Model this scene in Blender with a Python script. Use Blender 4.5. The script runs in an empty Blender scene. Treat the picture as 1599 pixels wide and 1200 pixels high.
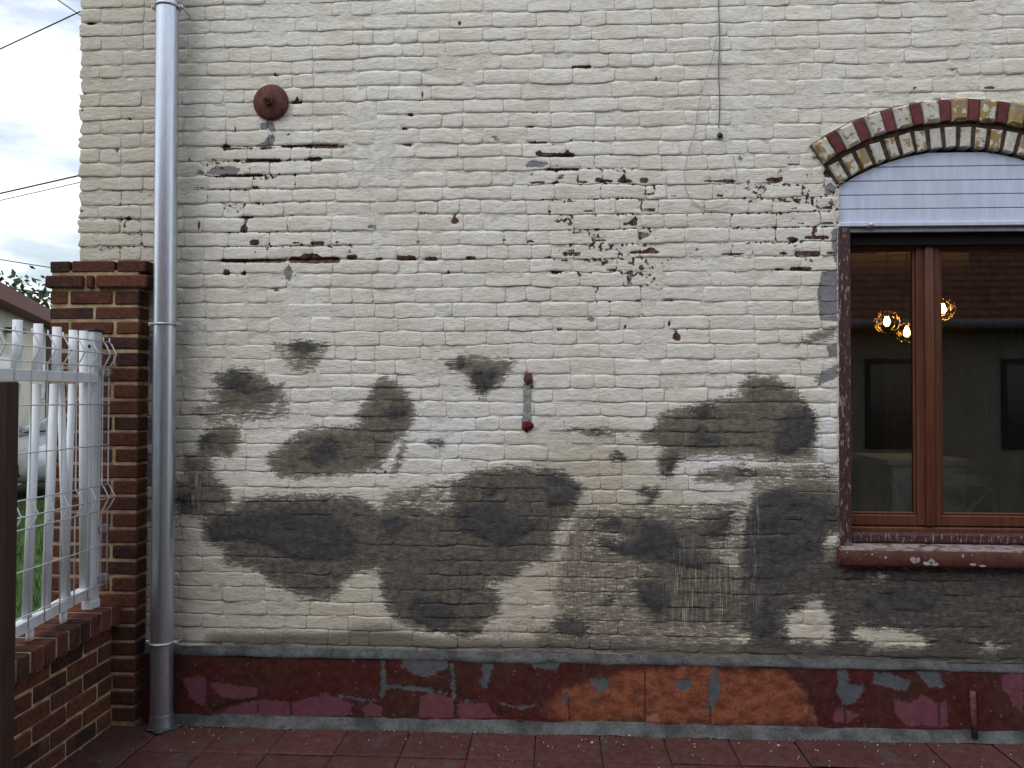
import bpy, bmesh, math, random
import numpy as np
from mathutils import Vector, Matrix

random.seed(7); rng = np.random.default_rng(11)
scene = bpy.context.scene
C = scene.collection

# ------------------------------------------------------------------ camera
IMG_W, IMG_H, FPX = 1599.0, 1200.0, 1230.0
YAW, PITCH, ROLL = math.radians(3.13), math.radians(1.0), 0.0027
CAM = np.array([0.0, -3.75, 1.56])
_f = np.array([-math.sin(YAW)*math.cos(PITCH), math.cos(YAW)*math.cos(PITCH), math.sin(PITCH)])
_r0 = np.array([math.cos(YAW), math.sin(YAW), 0.0]); _u0 = np.cross(_r0, _f)
_r = _r0*math.cos(ROLL) + _u0*math.sin(ROLL); _u = -_r0*math.sin(ROLL) + _u0*math.cos(ROLL)
cam_d = bpy.data.cameras.new('camera'); cam = bpy.data.objects.new('camera', cam_d); C.objects.link(cam)
cam_d.sensor_width = 36.0; cam_d.lens = 36.0*FPX/IMG_W; cam_d.clip_start = 0.05; cam_d.clip_end = 2000
M = Matrix.Identity(4)
for i in range(3):
    M[i][0] = _r[i]; M[i][1] = _u[i]; M[i][2] = -_f[i]; M[i][3] = CAM[i]
cam.matrix_world = M
scene.camera = cam

# ------------------------------------------------------------------ world, sun, exposure
world = bpy.data.worlds.new('World'); scene.world = world; world.use_nodes = True
wn, wl = world.node_tree.nodes, world.node_tree.links
SUN_DIR = Vector((-0.40, -0.42, 0.81)).normalized()          # towards the sun
bg = wn['Background']
sky = wn.new('ShaderNodeTexSky'); sky.sky_type = 'NISHITA'; sky.sun_disc = False
sky.sun_elevation = math.asin(SUN_DIR.z); sky.sun_rotation = math.atan2(SUN_DIR.x, SUN_DIR.y)
sky.air_density = 1.2; sky.dust_density = 2.5
tc = wn.new('ShaderNodeTexCoord'); mp = wn.new('ShaderNodeMapping'); mp.inputs['Scale'].default_value = (1.6, 1.6, 5.0)
nz = wn.new('ShaderNodeTexNoise'); nz.inputs['Scale'].default_value = 2.2; nz.inputs['Detail'].default_value = 6; nz.inputs['Roughness'].default_value = 0.55
rp = wn.new('ShaderNodeMapRange'); rp.interpolation_type = 'SMOOTHSTEP'
rp.inputs['From Min'].default_value = 0.40; rp.inputs['From Max'].default_value = 0.62
rp.inputs['To Min'].default_value = 0.22; rp.inputs['To Max'].default_value = 0.97
mx = wn.new('ShaderNodeMix'); mx.data_type = 'RGBA'; mx.inputs['B'].default_value = (10.0, 10.5, 11.2, 1)
wl.new(tc.outputs['Generated'], mp.inputs['Vector']); wl.new(mp.outputs['Vector'], nz.inputs['Vector'])
wl.new(nz.outputs['Fac'], rp.inputs['Value']); wl.new(rp.outputs['Result'], mx.inputs['Factor'])
wl.new(sky.outputs['Color'], mx.inputs['A']); wl.new(mx.outputs['Result'], bg.inputs['Color'])
bg.inputs['Strength'].default_value = 0.10

sun_d = bpy.data.lights.new('sun', 'SUN'); sun_d.energy = 0.6; sun_d.angle = math.radians(35); sun_d.color = (1.0, 0.97, 0.92)
sun = bpy.data.objects.new('sun', sun_d); C.objects.link(sun)
sun.rotation_euler = SUN_DIR.to_track_quat('Z', 'Y').to_euler()
vs = scene.view_settings; vs.view_transform = 'Standard'; vs.look = 'None'; vs.exposure = 0.61; vs.gamma = 1.0; vs.use_curve_mapping = False
scene.cycles.max_bounces = 5; scene.cycles.diffuse_bounces = 2; scene.cycles.glossy_bounces = 2
scene.cycles.transmission_bounces = 6; scene.cycles.transparent_max_bounces = 12
scene.cycles.caustics_reflective = False; scene.cycles.caustics_refractive = False

# ------------------------------------------------------------------ pixel of the photograph -> point on a plane
def ray(x, y): return _f + _r*(x-(IMG_W-1)/2-0.5)/FPX - _u*(y-IMG_H/2)/FPX
def atY(x, y, Y=0.0): d = ray(x, y); return CAM + d*((Y-CAM[1])/d[1])
def atX(x, y, X): d = ray(x, y); return CAM + d*((X-CAM[0])/d[0])
def atZ(x, y, Z=0.0): d = ray(x, y); return CAM + d*((Z-CAM[2])/d[2])
def proj(P):
    d = np.asarray(P)-CAM; z = d@_f
    return IMG_W/2+FPX*(d@_r)/z, IMG_H/2-FPX*(d@_u)/z
def wxz(pts, Y=0.0):
    return np.array([[*atY(x, y, Y)[[0, 2]]] for x, y in pts])

# ------------------------------------------------------------------ helpers
def tag(o, label=None, cat=None, group=None, kind=None):
    if label: o['label'] = label
    if cat: o['category'] = cat
    if group: o['group'] = group
    if kind: o['kind'] = kind
    return o
def empty(name, loc=(0, 0, 0), rz=0):
    o = bpy.data.objects.new(name, None); C.objects.link(o); o.location = loc; o.rotation_euler = (0, 0, rz); o.empty_display_size = 0.1
    return o
def link(name, me, mat=None, parent=None, smooth=False):
    o = bpy.data.objects.new(name, me); C.objects.link(o)
    if mat is not None and not me.materials: me.materials.append(mat)
    if parent is not None: o.parent = parent
    if smooth: me.polygons.foreach_set('use_smooth', np.ones(len(me.polygons), bool))
    return o
def quads_mesh(name, V, F, attrs=None, smooth=True):
    me = bpy.data.meshes.new(name); V = np.asarray(V, np.float32); F = np.asarray(F, np.int32)
    me.vertices.add(len(V)); me.vertices.foreach_set('co', V.ravel())
    me.loops.add(F.size); me.loops.foreach_set('vertex_index', F.ravel())
    me.polygons.add(len(F)); me.polygons.foreach_set('loop_start', np.arange(0, F.size, 4, dtype=np.int32))
    me.polygons.foreach_set('loop_total', np.full(len(F), 4, np.int32))
    me.update(calc_edges=True)
    if smooth: me.polygons.foreach_set('use_smooth', np.ones(len(F), bool))
    for k, a in (attrs or {}).items():
        at = me.attributes.new(k, 'FLOAT', 'POINT'); at.data.foreach_set('value', np.asarray(a, np.float32))
    return me

class MB:
    """collects shapes in a bmesh and links them as one mesh object"""
    def __init__(s): s.bm = bmesh.new()
    def box(s, x0, x1, y0, y1, z0, z1, bev=0.0, seg=1, mat=None):
        r = bmesh.ops.create_cube(s.bm, size=1.0)
        vs_ = r['verts']
        for v in vs_:
            v.co = Vector((x0+(v.co.x+.5)*(x1-x0), y0+(v.co.y+.5)*(y1-y0), z0+(v.co.z+.5)*(z1-z0)))
        if bev > 0:
            es = list({e for v in vs_ for e in v.link_edges})
            r2 = bmesh.ops.bevel(s.bm, geom=es, offset=bev, segments=seg, affect='EDGES', profile=0.5)
            vs_ = list({v for f in r2['faces'] for v in f.verts} | {v for v in vs_ if v.is_valid})
        if mat is not None: bmesh.ops.transform(s.bm, matrix=mat, verts=vs_)
        return s
    def prism(s, pts, y0, y1, axis='Y'):
        """outline in the x/z plane (axis Y) pushed from y0 to y1"""
        mk = (lambda a, b, t: (a, t, b)) if axis == 'Y' else ((lambda a, b, t: (t, a, b)) if axis == 'X' else (lambda a, b, t: (a, b, t)))
        A = [s.bm.verts.new(mk(a, b, y0)) for a, b in pts]; B = [s.bm.verts.new(mk(a, b, y1)) for a, b in pts]
        n = len(pts)
        s.bm.faces.new(A); s.bm.faces.new(B[::-1])
        for i in range(n): s.bm.faces.new((A[i], B[i], B[(i+1) % n], A[(i+1) % n]))
        return s
    def tube(s, path, r, n=8, caps=True, closed=False):
        path = [Vector(p) for p in path]; m = len(path)
        rr = r if isinstance(r, (list, tuple)) else [r]*m
        rings = []; ref = None
        for i, p in enumerate(path):
            a = path[(i-1) % m] if (closed or i > 0) else p; b = path[(i+1) % m] if (closed or i < m-1) else p
            t = (b-a).normalized()
            if ref is None:
                ref = t.orthogonal().normalized()
            ref = (ref - t*ref.dot(t)).normalized(); bi = t.cross(ref)
            rings.append([s.bm.verts.new(p+(ref*math.cos(2*math.pi*k/n)+bi*math.sin(2*math.pi*k/n))*rr[i]) for k in range(n)])
        for i in range(m if closed else m-1):
            A, B = rings[i], rings[(i+1) % m]
            for k in range(n): s.bm.faces.new((A[k], A[(k+1) % n], B[(k+1) % n], B[k]))
        if caps and not closed:
            s.bm.faces.new(rings[0][::-1]); s.bm.faces.new(rings[-1])
        return s
    def lathe(s, prof, n=32, mat=None):
        """profile of (radius, height) about local z"""
        rings = []
        for r, h in prof:
            rings.append([s.bm.verts.new((r*math.cos(2*math.pi*k/n), r*math.sin(2*math.pi*k/n), h)) for k in range(n)] if r > 1e-6 else [s.bm.verts.new((0, 0, h))])
        for A, B in zip(rings, rings[1:]):
            for k in range(n):
                if len(A) == 1 and len(B) == 1: continue
                if len(A) == 1: s.bm.faces.new((A[0], B[k], B[(k+1) % n]))
                elif len(B) == 1: s.bm.faces.new((A[k], A[(k+1) % n], B[0]))
                else: s.bm.faces.new((A[k], A[(k+1) % n], B[(k+1) % n], B[k]))
        if mat is not None: bmesh.ops.transform(s.bm, matrix=mat, verts=[v for R in rings for v in R])
        return s
    def build(s, name, mat, parent=None, smooth=False, angle=None):
        bmesh.ops.recalc_face_normals(s.bm, faces=s.bm.faces)
        me = bpy.data.meshes.new(name); s.bm.to_mesh(me); s.bm.free()
        o = link(name, me, mat, parent, smooth or angle is not None)
        if angle is not None: me.set_sharp_from_angle(angle=math.radians(angle))
        return o

def vnoise(x, z, seed=0):
    """smooth value noise, vectorised"""
    x = np.asarray(x, float); z = np.asarray(z, float)
    xi = np.floor(x).astype(np.int64); zi = np.floor(z).astype(np.int64); fx = x-xi; fz = z-zi
    fx = fx*fx*(3-2*fx); fz = fz*fz*(3-2*fz)
    def h(a, b):
        v = (a*374761393 + b*668265263 + seed*2147483647) & 0xffffffff
        v = ((v ^ (v >> 13))*1274126177) & 0xffffffff
        return ((v ^ (v >> 16)) & 0xffff)/65535.0
    return (h(xi, zi)*(1-fx)+h(xi+1, zi)*fx)*(1-fz) + (h(xi, zi+1)*(1-fx)+h(xi+1, zi+1)*fx)*fz
def fnoise(x, z, seed=0, o=3):
    return sum(vnoise(x*2**k, z*2**k, seed+k*17)*0.5**k for k in range(o))/sum(0.5**k for k in range(o))

# ------------------------------------------------------------------ material helper
class Mat:
    def __init__(s, name, rough=0.7, spec=0.3, metal=0.0):
        s.m = bpy.data.materials.new(name); s.m.use_nodes = True
        s.t = s.m.node_tree; s.n = s.t.nodes; s.l = s.t.links; s.b = s.n['Principled BSDF']
        s.b.inputs['Roughness'].default_value = rough; s.b.inputs['Specular IOR Level'].default_value = spec; s.b.inputs['Metallic'].default_value = metal
        s._pos = None
    def put(s, sock, v):
        if isinstance(v, bpy.types.NodeSocket): s.l.new(v, sock)
        elif isinstance(v, (tuple, list)):
            sock.default_value = tuple(v)+(1,) if (len(v) == 3 and sock.type == 'RGBA') else tuple(v)
        else: sock.default_value = v
    def pos(s):
        if s._pos is None: s._pos = s.n.new('ShaderNodeNewGeometry').outputs['Position']
        return s._pos
    def obj(s): return s.n.new('ShaderNodeTexCoord').outputs['Object']
    def rnd(s): return s.n.new('ShaderNodeObjectInfo').outputs['Random']
    def attr(s, k):
        a = s.n.new('ShaderNodeAttribute'); a.attribute_name = k; return a.outputs['Fac']
    def mapv(s, v, scale=(1, 1, 1), rot=(0, 0, 0), loc=(0, 0, 0)):
        a = s.n.new('ShaderNodeMapping'); s.put(a.inputs['Vector'], v); a.inputs['Scale'].default_value = scale; a.inputs['Rotation'].default_value = rot; a.inputs['Location'].default_value = loc
        return a.outputs['Vector']
    def noise(s, v, scale, detail=3, rough=0.55, dist=0.0, col=False):
        a = s.n.new('ShaderNodeTexNoise'); s.put(a.inputs['Vector'], v); a.inputs['Scale'].default_value = scale; a.inputs['Detail'].default_value = detail
        a.inputs['Roughness'].default_value = rough; a.inputs['Distortion'].default_value = dist
        return a.outputs['Color' if col else 'Fac']
    def voro(s, v, scale, feature='F1', out='Distance'):
        a = s.n.new('ShaderNodeTexVoronoi'); a.feature = feature; s.put(a.inputs['Vector'], v); a.inputs['Scale'].default_value = scale; return a.outputs[out]
    def math(s, op, a, b=0.0, c=None):
        q = s.n.new('ShaderNodeMath'); q.operation = op; s.put(q.inputs[0], a); s.put(q.inputs[1], b)
        if c is not None: s.put(q.inputs[2], c)
        return q.outputs[0]
    def step(s, v, lo, hi, a=0.0, b=1.0):
        q = s.n.new('ShaderNodeMapRange'); q.interpolation_type = 'SMOOTHSTEP'; s.put(q.inputs['Value'], v)
        q.inputs['From Min'].default_value = lo; q.inputs['From Max'].default_value = hi; q.inputs['To Min'].default_value = a; q.inputs['To Max'].default_value = b
        return q.outputs['Result']
    def mix(s, f, a, b):
        q = s.n.new('ShaderNodeMix'); q.data_type = 'RGBA'; s.put(q.inputs['Factor'], f); s.put(q.inputs['A'], a); s.put(q.inputs['B'], b); return q.outputs['Result']
    def mul(s, col, v):
        q = s.n.new('ShaderNodeMix'); q.data_type = 'RGBA'; q.blend_type = 'MULTIPLY'; q.inputs['Factor'].default_value = 1; s.put(q.inputs['A'], col)
        cb = s.n.new('ShaderNodeCombineColor')
        for i in range(3): s.put(cb.inputs[i], v)
        s.l.new(cb.outputs[0], q.inputs['B']); return q.outputs['Result']
    def bump(s, h, strength=0.3, dist=0.01, nrm=None):
        q = s.n.new('ShaderNodeBump'); s.put(q.inputs['Height'], h); q.inputs['Strength'].default_value = strength; q.inputs['Distance'].default_value = dist
        if nrm is not None: s.l.new(nrm, q.inputs['Normal'])
        s.l.new(q.outputs['Normal'], s.b.inputs['Normal']); return q.outputs['Normal']
    def color(s, v): s.put(s.b.inputs['Base Color'], v); return s
    def rough(s, v): s.put(s.b.inputs['Roughness'], v); return s

def simple(name, col, rough=0.6, spec=0.3, metal=0.0, var=0.25, scale=20, bump=0.1, bscale=120, rndvar=0.0):
    m = Mat(name, rough, spec, metal); p = m.pos()
    c = m.mul(col, m.step(m.noise(p, scale, 4), 0.25, 0.75, 1-var, 1+var*0.6))
    if rndvar: c = m.mul(c, m.math('MULTIPLY_ADD', m.rnd(), 2*rndvar, 1-rndvar))
    m.color(c)
    if bump: m.bump(m.noise(p, bscale, 3), bump, 0.004)
    return m.m

# ================================================================== painted wall: what lies on it, traced on the photograph
WX0, WX1, WZ0, WZ1, RES = -2.50, 2.75, 0.20, 3.95, 0.004
GX = np.arange(WX0, WX1, RES); GZ = np.arange(WZ0, WZ1, RES)
def field(v=-0.3): return np.full((len(GZ), len(GX)), v, np.float32)
def add_poly(fld, pts, Y=0.0, grow=0.0, margin=0.10, px=True):
    P = wxz(pts, Y) if px else np.asarray(pts, float)
    x0, x1 = P[:, 0].min()-margin, P[:, 0].max()+margin; z0, z1 = P[:, 1].min()-margin, P[:, 1].max()+margin
    i0, i1 = np.searchsorted(GX, [x0, x1]); j0, j1 = np.searchsorted(GZ, [z0, z1])
    if i1 <= i0 or j1 <= j0: return
    X, Z = np.meshgrid(GX[i0:i1], GZ[j0:j1])
    d2 = np.full(X.shape, 1e9); ins = np.zeros(X.shape, bool)
    for (ax, az), (bx, bz) in zip(P, np.roll(P, -1, 0)):
        ex, ez = bx-ax, bz-az; L = ex*ex+ez*ez+1e-12
        t = np.clip(((X-ax)*ex+(Z-az)*ez)/L, 0, 1)
        d2 = np.minimum(d2, (X-ax-t*ex)**2+(Z-az-t*ez)**2)
        c = (az > Z) != (bz > Z)
        ins ^= c & (X < (bx-ax)*(Z-az)/((bz-az) if abs(bz-az) > 1e-9 else 1e-9)+ax)
    sd = np.sqrt(d2)*np.where(ins, 1, -1)+grow
    fld[j0:j1, i0:i1] = np.maximum(fld[j0:j1, i0:i1], sd)
def sample(fld, x, z):
    u = np.clip((np.asarray(x)-WX0)/RES, 0, len(GX)-1.001); v = np.clip((np.asarray(z)-WZ0)/RES, 0, len(GZ)-1.001)
    i = u.astype(int); j = v.astype(int); fu = u-i; fv = v-j
    return (fld[j, i]*(1-fu)+fld[j, i+1]*fu)*(1-fv)+(fld[j+1, i]*(1-fu)+fld[j+1, i+1]*fu)*fv

WASH = [
 [(335,587),(366,577),(393,581),(439,606),(439,623),(423,633),(423,646),(396,642),(329,646),(327,635),(343,625),(324,610),(347,606),(337,596)],
 [(312,686),(343,662),(373,669),(373,692),(362,713),(327,713),(308,721)],
 [(419,713),(458,686),(485,671),(546,669),(565,663),(557,652),(565,637),(577,617),(588,598),(600,589),(615,598),(638,617),(648,644),(638,675),(615,690),(603,713),(592,732),(554,738),(462,746),(435,744),(419,725)],
 [(316,812),(330,797),(362,794),(381,782),(416,776),(462,774),(554,776),(573,786),(588,796),(640,786),(651,790),(679,802),(702,793),(708,776),(699,759),(722,748),(744,737),(773,734),(795,731),(878,734),(895,748),(912,765),(900,790),(897,805),(878,816),(863,839),(863,864),(844,876),(821,884),(804,901),(756,915),(776,924),(781,935),(778,958),(761,969),(750,980),(750,992),(722,995),(682,986),(637,978),(608,958),(597,924),(594,887),(554,893),(531,913),(527,928),(500,937),(454,924),(435,916),(416,901),(400,888),(352,878),(350,857),(318,843)],
 [(996,686),(1023,666),(1032,650),(1055,641),(1100,630),(1127,625),(1158,621),(1158,600),(1176,587),(1208,589),(1241,610),(1259,632),(1275,655),(1273,686),(1271,715),(1208,718),(1181,713),(1131,709),(1064,713),(1057,727),(1048,745),(1032,742),(1028,718),(1037,700),(1016,691)],
 [(1091,740),(1131,731),(1154,729),(1221,738),(1221,742),(1147,754),(1086,751)],
 [(928,816),(940,808),(994,806),(1036,810),(1059,816),(1084,816),(1121,796),(1144,799),(1144,827),(1135,844),(1113,850),(1113,861),(1149,895),(1164,935),(1166,980),(1070,978),(1019,975),(996,952),(991,907),(1019,890),(985,876),(943,861),(928,847),(977,842),(934,827)],
 [(1149,884),(1158,842),(1166,800),(1178,770),(1226,755),(1251,749),(1290,752),(1318,770),(1318,885),(1700,885),(1700,1046),(1150,1022),(1149,980)],
 [(698,572),(720,556),(752,562),(800,564),(796,580),(776,604),(748,620),(736,600),(724,580)],
 [(440,540),(474,534),(507,539),(490,552),(470,570),(455,552)],
 [(289,713),(327,713),(335,744),(358,767),(362,790),(320,809),(278,805),(270,759),(289,752)],
 [(1248,540),(1272,520),(1304,512),(1304,526),(1272,532)], [(1276,596),(1290,580),(1308,574),(1308,586)],
 [(888,673),(936,671),(976,676),(936,681)],
 [(640,776),(655,762),(662,768),(650,786)], [(612,740),(622,712),(630,692),(634,694),(622,730)],
]
WASH_HOLE = [
 [(1226,958),(1251,952),(1263,938),(1283,935),(1300,963),(1302,995),(1297,1009),(1234,1003),(1226,980)],
 [(1329,988),(1342,975),(1361,982),(1390,980),(1442,993),(1452,1003),(1442,1014),(1403,1014),(1348,1022),(1361,1006),(1332,996)],
 [(1523,1001),(1547,1003),(1568,1014),(1557,1022),(1529,1020),(1539,1009)],
 [(1350,904),(1374,899),(1390,900),(1379,907)], [(1287,849),(1295,833),(1311,828),(1311,846),(1298,862)],
 [(1127,878),(1135,864),(1154,864),(1152,884),(1147,891)], [(1130,1010),(1150,990),(1166,985),(1175,1008)],
]
CORE = [
 [(343,604),(366,579),(389,581),(393,591),(385,602),(416,608),(396,616),(358,612)],
 [(312,686),(324,675),(339,679),(327,694),(316,702)],
 [(477,717),(492,690),(519,686),(531,698),(527,717),(500,727)], [(600,644),(615,631),(638,637),(638,650),(607,652)],
 [(324,821),(347,805),(385,798),(454,790),(508,794),(546,821),(561,840),(557,867),(515,878),(454,874),(423,855),(381,844),(327,847)],
 [(592,813),(603,805),(638,809),(630,832),(603,834)],
 [(852,745),(875,742),(906,762),(900,779),(880,793),(849,791)],
 [(705,799),(727,788),(778,779),(795,802),(849,813),(812,847),(795,861),(767,850),(744,839),(716,833)],
 [(631,949),(651,924),(662,929),(705,941),(716,966),(699,980),(679,986),(651,975)],
 [(750,776),(764,751),(776,759),(773,779)],
 [(861,972),(866,965),(903,963),(924,980),(909,999),(866,986)], [(951,714),(964,701),(978,714),(974,722),(954,722)],
 [(665,688),(693,686),(693,694),(690,700),(668,694)], [(944,929),(954,926),(960,941),(948,949)],
 [(1208,688),(1230,643),(1259,634),(1275,655),(1273,691),(1248,704),(1232,712),(1210,709)],
 [(1082,675),(1095,664),(1109,677),(1127,684),(1122,695),(1082,695)], [(1147,738),(1163,729),(1176,736),(1163,745)],
 [(1034,730),(1048,715),(1060,714),(1046,742)], [(1070,640),(1120,630),(1108,648),(1095,655)],
 [(992,769),(1005,760),(1030,763),(1030,774),(1014,792),(996,790),(1014,778)],
 [(931,819),(948,808),(974,809),(968,822),(943,827)],
 [(931,847),(985,842),(1008,830),(994,810),(1036,813),(1059,833),(1062,856),(1084,856),(1104,876),(1098,890),(1076,890),(1036,876),(957,864)],
 [(991,910),(1036,907),(1047,935),(1042,963),(1019,961),(996,935)], [(1096,833),(1127,802),(1144,796),(1141,822),(1124,842),(1110,844)],
 [(1165,810),(1183,774),(1226,765),(1254,772),(1291,776),(1310,799),(1310,822),(1288,839),(1285,870),(1240,900),(1190,920),(1160,890)],
 [(1166,935),(1200,929),(1215,949),(1212,989),(1183,997),(1169,986)], [(1330,930),(1400,915),(1480,925),(1450,960),(1370,965)],
 [(736,580),(776,580),(772,600),(752,618),(740,604)], [(700,572),(722,562),(734,568),(720,578)],
 [(449,537),(474,534),(507,539),(490,547),(480,550),(461,545)], [(270,782),(297,769),(308,790),(293,798)],
 [(925,673),(940,673),(945,677),(930,678)],
]
GREY = [
 [(1283,425),(1308,420),(1308,503),(1280,500),(1276,455)], [(1290,540),(1308,537),(1308,560),(1294,558)], [(1282,580),(1308,575),(1306,590),(1276,604)],
 [(442,424),(450,412),(458,424),(452,440),(446,436)], [(978,446),(980,424),(990,423),(986,442),(994,448)], [(912,495),(928,494),(930,500),(922,505)],
 [(394,230),(412,222),(424,208),(430,212),(426,232)], [(405,192),(426,190),(432,206),(422,207),(418,200),(408,204)],
 [(323,272),(330,262),(360,259),(376,264),(372,272),(350,275)], [(306,273),(310,262),(318,268),(320,275)], [(289,253),(294,246),(306,252)], [(323,252),(336,246),(340,253)],
 [(819,256),(830,250),(846,252),(858,254),(850,262),(824,262)], [(570,357),(578,351),(587,352),(588,358)], [(473,317),(482,311),(487,317)],
 [(826,272),(834,270),(836,282)], [(870,278),(878,270),(884,276),(874,282)], [(948,329),(956,323),(965,328)], [(992,370),(1004,362),(1018,366),(1006,373)],
 [(1150,250),(1156,240),(1162,250)], [(1262,248),(1280,240),(1284,250)], [(1286,294),(1296,284),(1306,292),(1304,304),(1290,304)],
 [(988,472),(998,467),(1004,472)], [(992,495),(1000,488),(1012,494)], [(1068,517),(1074,513),(1080,516)], [(1290,318),(1300,310),(1306,326)],
 [(1298,362),(1308,352),(1308,418),(1300,400)], [(1157,285),(1170,281),(1176,285)],
 [(765,215),(775,211),(784,218),(774,221)], [(232,525),(244,525),(244,600),(233,600)], [(231,650),(244,650),(244,690),(231,690)], [(229,708),(244,708),(244,760),(230,760)], [(229,795),(243,795),(243,815),(229,815)],
]
# paint gone along the bed joints: (x0, x1, y, height) in photograph pixels
CHIP = [(344,447,407.5,6),(450,532,406,10),(470,500,404,16),(540,560,402,8),(583,599,404,4),(618,652,403,7),(661,685,404,6),(348,359,426,11),(375,384,427,8),(372,396,339.5,4),(375,387,358,12),(382,386,348,14),(388,407,379,9),(398,402,392,14),
 (455,469,380,4),(484,508,380,6),(523,531,379,5),(649,661,377,4),(656,664,332,5),(423,438,453,4),(398,406,317,3),(308,313,352,16),(347,358,231,12),(358,396,232,3),(404,430,232,5),(438,541,229,4),(475,530,229,6),(386,440,251,6),(479,504,249,7),(364,376,251,5),(343,412,274,4),
 (302,325,294,3),(391,406,293,4),(404,407,303,12),(627,645,227,4),(628,636,202,7),(656,661,148,14),(636,646,179,5),(453,474,160,4),(462,466,155,10),(427,433,117,7),(366,371,203,14),(497,500,202,14),(338,351,210,3),
 (836,899,242,6),(836,848,239,8),(884,892,238,10),(824,855,222,3),(887,894,219,4),(851,906,265,4),(862,872,266,6),(826,855,285.5,4),(863,872,285,5),(899,920,285,4),(901,906,279,12),(927,958,283,5),(930,940,281,8),(963,989,283,6),(968,978,279,14),(997,1015,282,9),(1097,1120,283,3),(1120,1149,283,6),(1195,1223,281,7),(1217,1223,277,12),(1226,1250,257,3),(1001,1025,304,4),
 (1020,1024,292,12),(1044,1058,305,3),(1118,1132,306,5),(908,934,329,4),(997,1028,328,5),(1000,1004,318,14),(855,863,331,4),(704,717,346,10),(708,713,342,16),(970,998,350,5),(986,996,343,8),(989,993,338,12),(915,935,351,3),(920,948,375,4),(1018,1032,374,3),(782,793,376,4),(820,836,377,4),(982,1032,394,5),(1008,1024,391,9),(875,910,397,6),(876,882,392,10),(1125,1163,397,4),(1216,1231,396,6),(1085,1092,390,8),
 (891,924,104,4),(1020,1027,123,6),(832,839,175,4),(822,836,198,3),(715,722,37,10),(1231,1247,375,5),(724,746,403,5),(846,864,402,3),(822,830,402,4),(1240,1282,396,8),(1288,1306,395,5),(1232,1272,420,6),(1208,1224,421,3),(1256,1296,371,6),(1268,1277,360,14),(1228,1246,373,5),(1236,1242,377,9),(1228,1260,348,4),(1276,1304,348,5),(1272,1304,324,5),(1266,1272,315,14),(1228,1248,325,3),
 (696,704,425,6),(856,880,426,5),(946,964,422,4),(992,998,410,12),(870,878,514,6),(974,979,510,6),(1042,1048,506,10),(1050,1064,527,12),(1053,1060,523,18),(1036,1054,470,3),(1124,1130,443,5),(818,832,590,14),(815,834,604,6),(814,830,658,14),(1285,1300,272,10),(1255,1262,274,12),(1196,1220,282,5),(596,606,737,5),
 (1480,1500,111,4),(1535,1556,137,5),(1420,1424,150,12),(1424,1434,138,5),(1180,1200,246,3),(186,190,340,10),(196,206,341,6),(182,194,395,4),(180,184,236,8),(200,206,186,5),(166,168,209,4),(192,196,352,10),(218,224,380,5),(134,150,37,4),(126,132,148,5),(126,130,172,6),(125,130,330,5),(125,131,383,4)]
f_wash, f_core, f_chip, f_grey, f_hole = field(), field(), field(-0.05), field(-0.05), field()
for p in WASH: add_poly(f_wash, p)
for p in WASH_HOLE: add_poly(f_hole, p)
f_t = field()
for p in ([(905,800),(1040,795),(1165,785),(1170,1000),(1000,1004),(895,1000),(868,930),(885,860)], [(840,985),(1170,985),(1170,1015),(840,1012)], [(1180,735),(1300,730),(1312,770),(1180,770)], [(300,640),(440,600),(450,650),(330,660)], [(430,540),(510,540),(490,575),(455,575)], [(600,775),(720,750),(720,800),(600,800)]):
    add_poly(f_t, p)
f_wash = np.maximum(f_wash, np.minimum(f_t, 0.0))       # half worn slurry: shows only in strokes
f_wash = np.minimum(f_wash, -f_hole)
for p in CORE: add_poly(f_core, p)
f_t = field(); add_poly(f_t, [(1160,900),(1240,885),(1320,885),(1700,885),(1700,1045),(1300,1022),(1160,1008)]); f_core = np.maximum(f_core, np.minimum(f_t, .004))
f_t = field()
for k in (3, 6): add_poly(f_t, WASH[k], grow=-.012)
f_core = np.maximum(f_core, np.minimum(f_t, -0.007))      # thicker strokes within the big patches
f_core = np.minimum(f_core, -f_hole-.004)
for p in GREY: add_poly(f_grey, p, margin=0.05)
for x0, x1, y, h in CHIP:
    a = h*0.5
    add_poly(f_chip, [(x0, y), (x0+min(3, (x1-x0)*.2), y-a), (x1-min(3, (x1-x0)*.2), y-a*.9), (x1, y), (x1-min(3, (x1-x0)*.2), y+a), (x0+min(3, (x1-x0)*.2), y+a*.9)], margin=0.03, grow=0.001)
GXX, GZZ = np.meshgrid(GX, GZ)
def sstep(a, lo, hi): t = np.clip((a-lo)/(hi-lo), 0, 1); return t*t*(3-2*t)
def blob(x, y, rx, ry):
    c = atY(x, y); return np.exp(-(((GXX-c[0])/rx)**2+((GZZ-c[2])/ry)**2))
# old yellowed coat showing lower down, dirty corner on the left
f_yel = np.clip(sstep(-GZZ, -1.25, -0.75)*0.8+blob(930,720,.35,.14)*1.0+blob(1010,790,.3,.12)*.8+blob(1270,750,.12,.08)*.8+blob(900,900,.3,.25)*.7+sstep(-GXX, 1.65, 2.1)*.75+blob(290,640,.2,.5)*.4+blob(470,560,.1,.08)*.5, 0, 1).astype(np.float32)
f_white = np.clip(blob(1110,740,.14,.12)*1.3+blob(1293,690,.05,.25)*1.2+blob(640,690,.35,.12)*.5+blob(700,640,.9,.2)*.35, 0, 1).astype(np.float32)  # white patches; last broad blob paints the lens-brighter mid wall into the colour
f_drip = np.clip(blob(1075,930,.09,.2)+blob(880,860,.07,.2)*.7+blob(930,930,.12,.2)*.55+blob(1130,930,.08,.16)*.7+blob(300,760,.07,.12)+blob(1180,850,.02,.3)*.8+blob(1295,850,.03,.05), 0, 1).astype(np.float32)
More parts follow.
